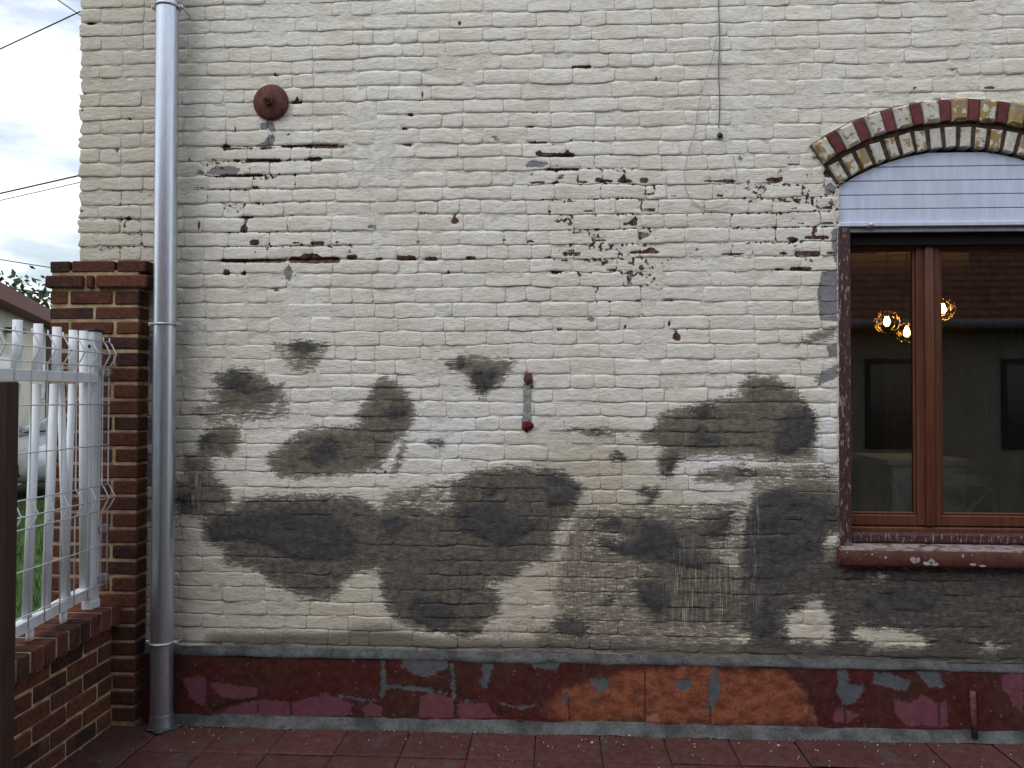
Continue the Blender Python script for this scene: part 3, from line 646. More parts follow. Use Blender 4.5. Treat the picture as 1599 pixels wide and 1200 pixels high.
# -- arch over the window
M_ARCHM = simple('arch_mortar', (0.085, 0.06, 0.042), .95, .1, var=.5, scale=30, bump=.6)
def arch_white():
    m = Mat('peeling_cream_arch_paint', .75, .25); p = m.pos(); r = m.rnd()
    c = m.mix(m.step(m.noise(p, 60, 3), .3, .7), (0.50, 0.48, 0.42), (0.62, 0.61, 0.56))
    k = m.math('MULTIPLY_ADD', r, .22, m.noise(m.mapv(p, (1, 1, 1)), 34, 4, .6))
    c = m.mix(m.step(k, .62, .64), c, (0.33, 0.22, 0.075)); c = m.mix(m.step(k, .76, .78), c, (0.26, 0.26, 0.26))
    m.color(c); m.bump(m.math('MULTIPLY_ADD', m.step(k, .62, .64), -.6, m.noise(p, 110, 3)), .5, .004); return m.m
M_AW = arch_white(); M_AR = simple('dull_red_arch_brick', (0.165, 0.045, 0.045), .7, .3, var=.3, scale=40, bump=.4, rndvar=.2)
def arc_pts(r, a0, a1, n): return [(ARC[0]+r*math.sin(a), ARC[1]+r*math.cos(a)) for a in np.linspace(a0, a1, n)]
HA = math.radians(33.6)
arch = MB().prism(arc_pts(R_OUT, -HA-.004, HA+.004, 40)+arc_pts(R_IN+.006, HA+.004, -HA-.004, 40), -.006, .12).build('arch', M_ARCHM, house)
tag(arch, 'curved arch of red and peeling cream bricks over the window')
def voussoir(r0, r1, a0, a1, yf, mat, cham):
    am, dr = (a0+a1)/2, (a1-a0)
    bm = bmesh.new(); rings = []
    for (k, y) in ((0, .05), (0, yf+cham), (cham, yf)):
        q = []
        for (rr, aa) in ((r0+k, a0+k/r0), (r1-k, a0+k/r0), (r1-k, a1-k/r0), (r0+k, a1-k/r0)):
            rr += rng.uniform(-.003, .003); aa += rng.uniform(-.002, .002)
            q.append(bm.verts.new((rr*math.sin(aa)-((r0+r1)/2)*math.sin(am), y+rng.uniform(-.001, .001), rr*math.cos(aa)-((r0+r1)/2)*math.cos(am))))
        rings.append(q)
    for Aq, Bq in zip(rings, rings[1:]):
        for i in range(4): bm.faces.new((Aq[i], Aq[(i+1) % 4], Bq[(i+1) % 4], Bq[i]))
    bm.faces.new(rings[-1]); bmesh.ops.recalc_face_normals(bm, faces=bm.faces)
    me = bpy.data.meshes.new('arch_brick'); bm.to_mesh(me); bm.free()
    o = link('arch_brick', me, mat, arch); o.location = (ARC[0]+(r0+r1)/2*math.sin(am), 0, ARC[1]+(r0+r1)/2*math.cos(am)); return o
n2 = 21
for i in range(n2):
    da = 2*HA/n2; a0 = -HA+i*da
    white = i % 2 == 0
    e_ = .004 if white else -.004
    voussoir(R_MID1+.002, R_OUT-.004, a0+.002-e_, a0+da-.002+e_, -.040 if white else -.024, M_AW if white else M_AR, .012 if white else .005)
n1 = 18
for i in range(n1):
    da = 2*HA/n1; a0 = -HA+i*da
    voussoir(R_IN+.003, R_MID0-.012, a0+.010, a0+da-.010, -.016+rng.uniform(-.003, .003), M_AW, .006)

# -- shutter box with horizontal slats under the arch
box_bot, slat_h = 2.385, 0.0655
shut = MB().prism([(OPX0+.006, box_bot+.01), (OPX1-.006, box_bot+.01), (OPX1-.006, SPRING)]+arc_pts(R_IN-.012, HA-.01, -HA+.01, 30)+[(OPX0+.006, SPRING)], .022, .05).build('shutter_box', M_SLAT, house)
tag(shut, 'white slatted panel closing the arch above the window')
z = box_bot
while z < ARC[1]+R_IN-.02:
    z1 = z+slat_h-.0035
    pts_r, pts_l = [], []
    for zz in np.linspace(z, min(z1, ARC[1]+R_IN-.012), 7):
        hw = OPX1-.004-ARC[0]
        dz = zz-ARC[1]
        if dz > 0: hw = min(hw, math.sqrt(max(0, (R_IN-.008)**2-dz*dz)))
        pts_r.append((ARC[0]+hw, zz)); pts_l.append((ARC[0]-hw, zz))
    if pts_r[-1][0]-pts_l[-1][0] < .02: pts_l.pop()
    b_ = MB(); b_.prism(pts_r+pts_l[::-1], .012, .026)
    bmesh.ops.bevel(b_.bm, geom=[e for e in b_.bm.edges if all(v.co.y < .0125 for v in e.verts)], offset=.0018, segments=1, affect='EDGES')
    b_.build('slat', M_SLAT, shut)
    z += slat_h
MB().box(OPX0+.004, OPX1-.004, -.006, .03, box_bot-.022, box_bot-.001, .003).build('bottom_rail', M_SLAT, shut)
MB().box(OPX0+.062, OPX1-.06, .012, .03, box_bot-.046, box_bot-.023, .002).build('roller_end_bar', simple('grey_end_bar', (0.36, 0.38, 0.42), .5), shut)
MB().box(OPX0+.06, OPX1-.06, .045, .066, 2.285, box_bot-.024).build('shade_strip', simple('shade_black', (0.012, 0.010, 0.010), .9), shut)  # black board added over the top rail to stand in for the overhang's shade
MB().lathe([(0, .03), (.009, .028), (.012, .02), (.012, .006), (.018, .004), (.018, 0)], 14, Matrix.Translation(Vector(atY(1358, 353, .005)))@Matrix.Rotation(math.radians(90), 4, 'X')).build('stop_knob', M_STEEL, shut, smooth=True)

# -- window
wy = .12
wframe = MB()
wframe.box(OPX0-.0, OPX0+.045, wy-.03, wy+.06, SILLZ+.06, SPRING, .004)
wframe.box(OPX1-.08, OPX1, wy-.03, wy+.06, SILLZ+.06, SPRING, .004)
wframe.box(OPX0+.0455, OPX1-.0805, wy-.03, wy+.06, 2.315, SPRING, .004)
wframe.box(OPX0+.0455, OPX1-.0805, wy-.050, wy+.06, SILLZ+.085, .955, .006)
window = wframe.build('window', M_FRAME, house); tag(window, 'brown varnished two leaf window with dark glass')
MB().box(OPX0+.02, OPX1-.02, .03, wy-.048, SILLZ+.086, .932, .010, 2).build('drip_rail', M_JAMB, window)
XM0, XM1 = 1.703, 1.831; XMC = (XM0+XM1)/2
def sash(x0, x1, z0, z1, st=.052, sl=None, sr=None):
    sl = sl or st; sr = sr or st
    b = MB(); b.box(x0, x0+sl, wy-.045, wy-.002, z0, z1, .005); b.box(x1-sr, x1, wy-.045, wy-.002, z0, z1, .005)
    b.box(x0+sl, x1-sr, wy-.044, wy-.003, z0, z0+st, .005); b.box(x0+sl, x1-sr, wy-.044, wy-.003, z1-st, z1, .005)
    s_ = b.build('sash', M_FRAME, window)
    bd = MB()
    g = .012
    for q in ((x0+sl, x0+sl+g, z0+st, z1-st), (x1-sr-g, x1-sr, z0+st, z1-st), (x0+sl+g, x1-sr-g, z0+st, z0+st+g), (x0+sl+g, x1-sr-g, z1-st-g, z1-st)):
        bd.box(q[0], q[1], wy-.035, wy-.008, q[2], q[3], .004)
    bd.build('glazing_bead', M_FRAME, window)
    MB().box(x0+sl+.001, x1-sr-.001, wy-.022, wy-.018, z0+st+.001, z1-st-.001).build('pane', M_GLASS, window)
sash(OPX0+.03, XMC-.001, .960, 2.322, sl=.045, sr=.056); sash(XMC+.001, OPX1-.075, .960, 2.322, sl=.052, sr=.06)
MB().box(XMC-.024, XMC+.020, wy-.058, wy-.046, .962, 2.318, .009, 2).build('cover_strip', M_FRAME, window, angle=40)
MB().box(OPX0+.002, OPX0+.058, -.004, .05, SILLZ+.075, box_bot-.024, .005).build('shutter_guide', M_JAMB, house)
MB().box(OPX1-.058, OPX1-.002, -.004, .05, SILLZ+.075, box_bot-.024, .005).build('shutter_guide', M_JAMB, house)
MB().box(OPX0+.024, OPX0+.058, -.010, .02, SILLZ+.073, SILLZ+.095, .003).build('guide_foot', M_CEMENT, house)
sl = MB()
sl.prism([(-.052, .796), (-.056, .803), (-.056, .864), (-.050, .872), (.07, .887), (.07, .79), (-.045, .79)], OPX0-.012, OPX1+.02, 'X')
bmesh.ops.bevel(sl.bm, geom=[e for e in sl.bm.edges if abs(e.verts[0].co.x-e.verts[1].co.x) < 1e-5], offset=.006, segments=2, affect='EDGES')
sill = sl.build('window_sill', M_SILL, house, angle=50)
tag(sill, 'red painted sill with chipped white spots')
flk = MB()
for (px, py, rw, rh) in [(1427,875,7,6),(1434,875,4,5),(1448,880,9,4),(1455,877,5,5),(1460,881,7,3),(1504,868,3,3),(1362,866,2,2),(1383,871,3,2),(1520,882,6,2),(1534,884,8,2)]:
    c_ = atY(px, py, -.0565)
    pts = [(c_[0]+math.cos(t)*rw/330*rng.uniform(.5, 1.1), c_[2]+math.sin(t)*rh/330*rng.uniform(.5, 1.1)) for t in np.linspace(0, 6.28, 9)[:-1]]
    flk.prism(pts, -.0575, -.054)
flk.build('bare_paint_spot', simple('bare_white_spot', (0.38, 0.36, 0.37), .8), sill)
# inner reveal of the opening
rv = MB()
rv.box(OPX0-.05, OPX0-.001, .008, .30, SILLZ-.02, SPRING+.1); rv.box(OPX1+.001, OPX1+.05, .008, .30, SILLZ-.02, SPRING+.1)
rv.box(OPX0, OPX1, .072, .30, SILLZ-.02, SILLZ+.055)
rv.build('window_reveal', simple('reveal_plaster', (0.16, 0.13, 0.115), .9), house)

# -- iron tie plate, bracket, stub, loose cables
c_ = atY(424, 161)
RX = Matrix.Translation(Vector((c_[0], -.004, c_[2])))@Matrix.Rotation(math.radians(90), 4, 'X')
plate = MB().lathe([(.085, -.01), (.087, .006), (.083, .013), (.070, .019), (.045, .026), (.030, .030), (0, .031)], 40, RX).build('tie_plate', M_RUST, house, angle=45)
tag(plate, 'round rust red iron tie plate with a centre bolt')
MB().lathe([(.026, .028), (.026, .046), (0, .046)], 6, RX@Matrix.Rotation(.3, 4, 'Z')).build('nut', M_RUST, plate)
MB().lathe([(.014, .04), (.014, .066), (.011, .071), (0, .072)], 14, RX@Matrix.Rotation(math.radians(-4), 4, 'Y')).build('bolt', M_RUST, plate, smooth=True)
bx_, bz0, bz1 = -.133, 1.405, 1.680
br = MB().box(bx_-.019, bx_+.017, -.009, .006, bz0+.03, bz1-.05, .003)
bracket = br.build('wall_bracket', simple('painted_iron_strip', (0.34, 0.34, 0.34), .6, .4, .2, var=.5, scale=40), house)
tag(bracket, 'short broken iron strip with rusty ends on the wall')
def lump(cx, cz, rx, rz, seed, name, parent, mat, y=-.006, d=.016):
    bm = bmesh.new(); bmesh.ops.create_icosphere(bm, subdivisions=3, radius=1)
    for v in bm.verts:
        k = 1+.5*(fnoise(np.array([v.co.x*2+seed]), np.array([v.co.z*2+v.co.y*3]), seed)[0]-.5)*2
        v.co = Vector((cx+v.co.x*rx*k, y+v.co.y*d*k, cz+v.co.z*rz*k))
    me = bpy.data.meshes.new(name); bm.to_mesh(me); bm.free(); return link(name, me, mat, parent, True)
M_RUSTR = simple('red_rust', (0.15, 0.03, 0.022), .85, .2, var=.6, scale=60, bump=.6)
lump(bx_-.002, bz0+.022, .024, .026, 4, 'rusty_end', bracket, M_RUSTR); lump(bx_+.002, bz1-.03, .022, .032, 9, 'rusty_end', bracket, M_RUST)
pa, pb = atY(1519, 1080, -.05), atY(1523, 1140, -.06)
stub = MB().tube([Vector((pa[0], -.048, pa[2])), Vector((pa[0]+.002, -.050, .15)), Vector((pb[0], -.056, .03))], [.012, .0125, .013], 10).build('pipe_stub', simple('painted_pipe_stub', (0.13, 0.055, 0.045), .7, .3, var=.7, scale=45, bump=.5), house, smooth=True)
tag(stub, 'short rusty pipe running down the plinth')
M_CABLE = simple('grey_cable', (0.16, 0.17, 0.18), .6); M_PALE = simple('pale_wire', (0.40, 0.38, 0.34), .6)
cab = MB().tube([Vector(atY(1119+3*math.sin(k*1.1)*.3+ (4 if k > 1 else 0), y, -.012)) for k, y in enumerate(range(-70, 214, 18))], .0028, 6).build('hanging_cable', M_CABLE)
tag(cab, 'thin dark grey cable hanging straight down the upper wall', 'cable')
cc = atY(1124, 212, -.012); kn = lump(cc[0], cc[2], .012, .015, 12, 'cable_end', cab, M_BLACK, -.012, .010)
lp = [(1122,20),(1121,48),(1113,90),(1100,130),(1090,168),(1086,200),(1082,216),(1074,240),(1069,270),(1070,295),(1078,311),(1092,322),(1106,326),(1122,324),(1136,316),(1146,303),(1151,280),(1148,255),(1143,238)]
tag(MB().tube([Vector(atY(x, y, -.013-.004*math.sin(i))) for i, (x, y) in enumerate(lp)], .0017, 6).build('wire_loop', M_PALE, None, smooth=True), 'thin pale wire ending in an open loop on the white wall', 'wire')

# -- body of the house behind the wall, and the room behind the window
M_SIDE = simple('side_wall_paint', (0.5, 0.48, 0.43), .9, var=.2)
hb = MB(); hb.box(WXL+.02, WXR, .035, .05, PZ-.05, .6)
hb.box(WXL+.012, WXL+.05, .10, 6.0, -.05, WTOP)                    # left flank
hb.box(WXL+.0505, WXR+1.5, 5.9, 6.0, -.05, WTOP)
hb.box(WXR+1.501, WXR+1.55, .02, 6.0, -.05, WTOP); hb.box(WXR, WXR+1.5, .0, .05, -.05, WTOP)
hb.box(WXL+.02, WXR+1.54, .06, 6.0, WTOP, WTOP+.05)
hb.build('rear_walls', M_SIDE, house)
room = MB()
RX0, RX1, RY0, RY1, RZ0, RZ1 = .75, 4.1, .32, 4.3, .20, 2.62
room.box(RX0, RX1, RY0, RY1, RZ0-.03, RZ0); room.box(RX0, RX1, RY0, RY1, RZ1, RZ1+.03)
room.box(RX0-.03, RX0-.001, RY0, RY1, RZ0, RZ1); room.box(RX1+.001, RX1+.03, RY0, RY1, RZ0, RZ1); room.box(RX0, RX1, RY1+.001, RY1+.03, RZ0, RZ1)
room.box(RX0, OPX0-.051, RY0-.03, RY0, RZ0, RZ1); room.box(OPX1+.051, RX1, RY0-.03, RY0, RZ0, RZ1); room.box(OPX0-.05, OPX1+.05, RY0-.02, RY0, SPRING+.05, RZ1); room.box(OPX0-.05, OPX1+.05, RY0-.02, RY0, RZ0, SILLZ+.05)
room.build('room_shell', simple('dim_room_paint', (0.30, 0.25, 0.19), .9), house)
tag(MB().box(RX0+.02, 3.0, 3.6, 4.25, RZ0, 1.95, .01).build('tall_cupboard', simple('dark_oak', (0.045, 0.03, 0.022), .5)), 'tall dark cupboard in the dim room seen through the left pane', 'cupboard')
kc = MB(); kc.box(1.98, 2.40, 1.0, 1.5, RZ0+.08, 1.17, .01); kc.box(2.0, 2.38, 1.02, 1.48, RZ0, RZ0+.08); kc.box(1.94, 2.44, .97, 1.53, 1.171, 1.205, .006)
kco = kc.build('white_cabinet', simple('white_lacquer', (0.74, 0.80, 0.86), .4)); tag(kco, 'small white cabinet standing in the room behind the left pane', 'cabinet')
MB().box(2.02, 2.36, .985, .998, RZ0+.14, 1.12, .004).build('door', simple('white_door', (0.72, 0.78, 0.84), .4), kco)
MB().tube([(2.06, .975, .8), (2.06, .96, .82), (2.06, .96, .92), (2.06, .975, .94)], .005, 8).build('handle', M_STEEL, kco)
# curtain: a gathered cloth on the right
cv = []; nc, mzc = 90, 14
for j in range(mzc+1):
    t = j/mzc
    for i in range(nc+1):
        s_ = i/nc; w0 = 2.18+.20*(1-t)**1.3
        cv.append((w0+s_*(3.02-w0), .50+.028*math.sin(s_*52+t*1.5)+.02*math.sin(s_*21), .45+t*2.0))
cf = [(j*(nc+1)+i, j*(nc+1)+i+1, (j+1)*(nc+1)+i+1, (j+1)*(nc+1)+i) for j in range(mzc) for i in range(nc)]
cu = link('curtain', quads_mesh('curtain', cv, cf), simple('dark_olive_curtain', (0.075, 0.07, 0.05), .95)); so = cu.modifiers.new('thick', 'SOLIDIFY'); so.thickness = .004
tag(cu, 'dark gathered curtain drawn to the right inside the window', 'curtain')
# chair with crossed back
ch = tag(empty('cross_back_chair', (2.28, .86, RZ0)), 'pale wooden chair with crossed back inside the right pane', 'chair')
M_CH = simple('pale_painted_wood', (0.72, 0.78, 0.76), .5)
MB().box(-.2, .2, -.0, .4, .44, .47, .008).build('seat', M_CH, ch)
for sx in (-1, 1):
    MB().tube([(sx*.19, -.0, 0), (sx*.19, -.01, .46), (sx*.195, -.05, .93)], .017, 8).build('leg', M_CH, ch, smooth=True)
    MB().tube([(sx*.18, .38, 0), (sx*.18, .37, .44)], .017, 8).build('leg', M_CH, ch, smooth=True)
MB().box(-.18, .18, -.062, -.036, .87, .93, .006).build('top_rail', M_CH, ch)
for sx in (-1, 1): MB().tube([(sx*.18, -.012, .50), (0, -.032, .69), (-sx*.18, -.048, .87)], .011, 8).build('cross_bar', M_CH, ch, smooth=True)
MB().box(-.18, .18, -.022, .0, .50, .53, .005).build('lower_rail', M_CH, ch)
# pendant lamps
def bulbmat():
    m = bpy.data.materials.new('lit_bulb'); m.use_nodes = True; b = m.node_tree.nodes['Principled BSDF']
    b.inputs['Base Color'].default_value = (1, .8, .5, 1); b.inputs['Emission Color'].default_value = (1, .62, .22, 1); b.inputs['Emission Strength'].default_value = 40; return m
M_BULB = bulbmat(); M_BRASS = simple('brass_wire', (0.75, 0.5, 0.2), .22, .6, 1.0, var=.1, bump=0)
def pendant(px, py, Y, R, label, seed):
    c = Vector(atY(px, py, Y)); t = tag(empty('pendant_lamp', c), label, 'lamp', 'wire globe pendant lamps in the room')
    rg = random.Random(seed); g = MB()
    for k in range(64):
        n = Vector((rg.gauss(0, 1), rg.gauss(0, 1), rg.gauss(0, 1))).normalized(); u = n.orthogonal().normalized(); v = n.cross(u)
        off = rg.uniform(-.85, .85)*R; rr = math.sqrt(R*R-off*off); a0 = rg.uniform(0, 6.28); span = rg.uniform(.25, .9)
        g.tube([n*off+(u*math.cos(a0+span*i/8)+v*math.sin(a0+span*i/8))*rr for i in range(9)], .0015, 5)
    g.build('wire_globe', M_BRASS, t, smooth=True)
    MB().lathe([(0, -.030), (.012, -.027), (.021, -.014), (.022, 0), (.016, .018), (.011, .030), (.011, .036)], 16).build('bulb', M_BULB, t, smooth=True)
    MB().lathe([(.013, .036), (.014, .07), (.004, .078), (0, .078)], 12).build('lamp_holder', M_BRASS, t, smooth=True)
    MB().tube([(0, 0, .075), (0, 0, RZ1-c.z)], .003, 6).build('cord', M_BLACK, t)
pendant(1385, 503, 1.9, .082, 'lit wire globe lamp hanging nearest the middle of the left pane', 1)
pendant(1416, 519, 2.0, .075, 'lit wire globe lamp hanging low beside the window mullion', 2)
pendant(1472, 483, 1.9, .080, 'lit wire globe lamp half hidden at the left edge of the right pane', 3)

# ================================================================== downpipe
dp = tag(empty('downpipe', (-1.90, -.09, 0)), 'galvanised zinc rainwater downpipe fixed to the painted wall', 'downpipe')
def pipe_at(y): p = atY(262-(y/1130)*10, y, -.095); return Vector((p[0], -.095, p[2]))
P0, P1 = pipe_at(-90), pipe_at(1128); P1.z = -.01
def rel(v, o): return v-Vector(o.location)
pj = pipe_at(8)
MB().tube([rel(P0, dp), rel(pj, dp)], [.049, .049], 40).build('upper_pipe', M_ZINC, dp, angle=40)
MB().tube([rel(pj, dp)+Vector((0, 0, .02)), rel(P1, dp)], [.0525, .0515], 40).build('pipe', M_ZINC, dp, angle=40)
MB().tube([rel(pj, dp)+Vector((0, 0, .024)), rel(pj, dp)+Vector((0, 0, .012))], [.0545, .0545], 40).build('pipe_rim', M_ZINC, dp, angle=40)
foot = rel(P1, dp)
MB().tube([foot+Vector((0, 0, .075)), foot+Vector((0, 0, .045)), foot+Vector((0, 0, .0))], [.0535, .054, .060], 40).build('base_collar', M_ZINC, dp, angle=60)
lump(P1.x, .0, .072, .014, 31, 'cement_footing', None, M_CEMENT, P1.y, .075)
cf_ = bpy.data.objects['cement_footing']; tag(cf_, 'small cement footing round the bottom of the downpipe', 'footing')
for y in (12, 507, 1003):
    c = rel(pipe_at(y), dp); q = MB()
    q.tube([c+Vector((.0545*math.cos(a), .0545*math.sin(a), 0)) for a in np.linspace(0, 2*math.pi, 33)[:-1]], .0060, 8, closed=True)
    b = q.build('bracket', M_STEEL, dp, smooth=True)
    for sx in (-1, 1):
        MB().box(c.x+sx*.066-.012, c.x+sx*.066+.012, c.y-.010, c.y+.012, c.z-.009, c.z+.009, .003).build('ear', M_STEEL, b)
        MB().tube([(c.x+sx*.068, c.y-.018, c.z), (c.x+sx*.068, c.y+.09, c.z)], .0038, 6).build('screw', M_STEEL, b)

# ================================================================== brick gate pillar
var_meshes = {}
def brick_mesh(w, d, h, k):
    key = (round(w, 3), round(d, 3), round(h, 3), k % 4)
    if key not in var_meshes:
        b = MB().box(-w/2, w/2, -d/2, d/2, -h/2, h/2, min(.006, h*.1)); rg = random.Random(hash(key) & 0xffff)
        for v in b.bm.verts: v.co += Vector((rg.uniform(-1, 1), rg.uniform(-1, 1), rg.uniform(-1, 1)))*.0014
        me = bpy.data.meshes.new('brick'); b.bm.to_mesh(me); b.bm.free(); me.materials.append(M_BRICK); var_meshes[key] = me
    return var_meshes[key]
def put_brick(parent, x0, x1, y0, y1, z0, z1, k, jit=.0015, name='brick'):
    o = bpy.data.objects.new(name, brick_mesh(x1-x0, y1-y0, z1-z0, k)); C.objects.link(o); o.parent = parent
    o.location = ((x0+x1)/2+rng.normal(0, jit*.6), (y0+y1)/2+rng.normal(0, jit), (z0+z1)/2+rng.normal(0, jit*.6)); o.rotation_euler = (rng.normal(0, .004), rng.normal(0, .006), rng.normal(0, .004)); return o
PXL, PXR, PYF, PYB = -2.425, -1.982, -.102, -.004
pil = tag(empty('brick_pillar', ((PXL+PXR)/2, -.05, 0)), 'dark red brick gate pillar with sandy mortar in front of the house corner', 'pillar')
mb_ = MB().box(PXL+.008, PXR-.008, PYF+.006, PYB-.002, -.02, 2.165); mb_.box(PXL+.008, -2.362, PYB+.001, .25, -.02, 2.165)
po = mb_.build('mortar', M_MORTAR, None); po.parent = pil; po.matrix_parent_inverse = Matrix.Translation(-Vector(pil.location))
class Off:  # places bricks in world coordinates under a moved parent
    pass
def pb_(x0, x1, z0, z1, k, yf=PYF, yb=PYB-.001):
    o = put_brick(pil, x0, x1, yf, yb, z0, z1, k); o.matrix_parent_inverse = Matrix.Translation(-Vector(pil.location)); return o
rows = [(2.155, 2.21, 0), (2.080, 2.140, 2), (2.001, 2.066, 0), (1.932, 1.988, 1), (1.858, 1.918, 0), (1.787, 1.844, 1)]
zt = 1.7705; k_ = 0
while zt > .02:
    rows.append((zt-.0635, zt, k_ % 2)); zt -= .0765; k_ += 1
JA, JB = [PXL, -2.328, -2.106, PXR], [PXL, -2.200, PXR]
for n_, (z0, z1, kind) in enumerate(rows):
    if kind == 2:
        cuts = [(PXL-.015, -2.255), (-2.238, -2.205), (-2.188, PXR+.045)]; yy = PYF-.016
        for i, (a, b) in enumerate(cuts): pb_(a, b, z0, z1, n_+i, yy)
        continue
    J = JA if kind == 0 else JB
    j_ = rng.uniform(-.008, .008)
    for i, (a, b) in enumerate(zip(J[:-1], J[1:])):
        a2 = a if i == 0 else a+.006+j_; b2 = b if i == len(J)-2 else b-.006+j_
        if n_ == 0 and i == len(J)-2: b2 += .03
        pb_(a2, b2, max(z0, 0), z1, n_+i)
    if z1 > .1: pb_(PXL-.001, -2.36, z0, z1, n_+3, PYB+.004, .22)

# ================================================================== low wall with brick coping
lw = tag(empty('low_brick_wall', (-2.2, -.11, 0)), 'low dark red brick wall with sandy joints running towards the camera', 'wall')
def shear(Y): return 1-.085*max(0, (-.065-Y))
LX0, LX1, LY0, LY1 = -2.31, -2.09, -2.6, -.106
def lwp(o): o.parent = lw; o.matrix_parent_inverse = Matrix.Translation(-Vector(lw.location)); return o
b_ = MB(); b_.prism([(LY0, -.02), (LY1, -.02), (LY1, .560), (LY0, .560*shear(LY0))], LX0+.008, LX1-.008, 'X'); lwp(b_.build('mortar', M_MORTAR))
ncourse = 6; pz = .482/ncourse
for r in range(ncourse):
    y = LY1-(0 if r % 2 else .115); yb = LY1
    while yb > LY0+.05:
        ya = max(y-.0, LY0) if yb == LY1 and not r % 2 else yb-.226
        ym = (ya+yb)/2; s = shear(ym)
        lwp(put_brick(lw, LX0, LX1, ya+.006, yb-.006, (r*pz+.011)*s, (r+1)*pz*s, r+int(ym*50)))
        yb = ya
y = LY1; k = 0
while y > LY0+.06:
    s = shear(y-.03); z1 = .593*s
    lwp(put_brick(lw, -2.335, -2.050, y-.069, y, z1-.100, z1, k, name='coping_brick')); y -= .0805; k += 1
b_ = MB(); b_.prism([(LY0, .50*shear(LY0)), (LY1, .50), (LY1, .584), (LY0, .584*shear(LY0))], -2.327, -2.058, 'X'); lwp(b_.build('coping_mortar', simple('pale_coping_mortar', (0.33, 0.29, 0.23), .95, .1, var=.3, bump=.5), None))

# ================================================================== fences on the low wall
tf = tag(empty('tube_fence', (-2.14, -.2, .585)), 'white steel tube fence bolted to a square post on the low wall', 'fence')
def tfp(o): o.parent = tf; o.matrix_parent_inverse = Matrix.Translation(-Vector(tf.location)); return o
post = tfp(MB().box(-2.162, -2.120, -.236, -.170, .575, 1.862, .004).build('post', M_WHITEMETAL))
tfp(MB().box(-2.168, -2.114, -.242, -.164, 1.8625, 1.871, .003).build('post_cap', M_BLACK))
tfp(MB().box(-2.165, -2.117, -.239, -.167, .570, .62, .003).build('post_foot', M_WHITEMETAL))
c_ = atY(139, 541, -.237); tfp(MB().lathe([(0, .003), (.007, .003), (.008, 0)], 12, Matrix.Translation(Vector((c_[0], -.2365, c_[2])))@Matrix.Rotation(math.radians(90), 4, 'X')).build('bolt_hole', M_BLACK))
FX = -2.145
for (xt, yt, xb, yb, r) in [(130.5,517,130.5,925,.0185),(113,600,100,945,.0155),(95,600,105,945,.0155),(85,600,71,960,.0185),(57,600,41,975,.0185),(24,600,8,1000,.0185),(-12,600,-30,1030,.0185)]:
    a, b = atX(xt, yt, FX), atX(xb, yb, FX)
    tfp(MB().tube([Vector(a), Vector(b)], r, 16).build('bar', M_WHITEMETAL, smooth=True))
for (xt, yt) in [(114.5,516),(89,511),(60,506),(27.5,500),(-12,494)]:
    a = atX(xt, yt, FX); tfp(MB().tube([Vector((FX, a[1], 1.64)), Vector(a)], .0185, 16).build('bar', M_WHITEMETAL, smooth=True))
tfp(MB().box(-2.128, -2.100, -1.5, -.236, 1.622, 1.668, .003).build('top_rail', M_WHITEMETAL))
b_ = MB(); b_.prism([(-1.5, .605*shear(-1.5)+.02), (-.236, .645), (-.236, .690), (-1.5, .650*shear(-1.5)+.02)], -2.165, -2.120, 'X'); tfp(b_.build('bottom_rail', M_WHITEMETAL))
for yy in (-.40, -.62, -.84, -1.06):
    s = shear(yy); tfp(MB().tube([Vector((-2.145, yy, .58*s)), Vector((-2.145, yy, .645*s))], .015, 12).build('foot', M_WHITEMETAL, smooth=True))

wf = tag(empty('wire_mesh_panel', (-2.10, -.15, .65)), 'white welded wire mesh panel with folded ridges clipped to the fence post', 'fence panel')
def wfp(o): o.parent = wf; o.matrix_parent_inverse = Matrix.Translation(-Vector(wf.location)); return o
WXP, WY1, WY0 = -2.098, -.150, -1.55
zfold = [1.757, 1.092]
def wire_path(y, ztop, zbot):
    pts = [(WXP, y, ztop)]
    for zf in zfold: pts += [(WXP, y, zf+.058), (WXP+.012, y, zf+.046), (WXP+.036, y, zf), (WXP+.012, y, zf-.046), (WXP, y, zf-.058)]
    return pts+[(WXP, y, zbot)]
ys_ = [WY1, WY1-.05]+[WY1-.05-.1*k for k in range(1, 14)]
for y in ys_: wfp(MB().tube([Vector(p) for p in wire_path(y, 1.835, .655*shear(y)+.01)], .0032, 6).build('vertical_wire', M_WIRE, smooth=True))
for (z, dx) in [(1.815, 0), (1.757, .038), (1.699, 0), (1.525, 0), (1.335, 0), (1.150, 0), (1.092, .038), (1.034, 0), (.870, 0), (.690, 0)]:
    wfp(MB().tube([Vector((WXP+dx+.003, WY1+.004, z)), Vector((WXP+dx+.003, WY0, z))], .0030, 6).build('horizontal_wire', M_WIRE, smooth=True))
for z in (1.672, .945, .715):
    q = MB().box(-2.118, -2.088, -.170, -.146, z-.018, z+.018, .003); q.box(-2.120, -2.100, -.19, -.171, z-.014, z+.014, .002); q.box(-2.0875, -2.082, -.163, -.153, z-.005, z+.005)
    wfp(q.build('clip', M_STEEL))

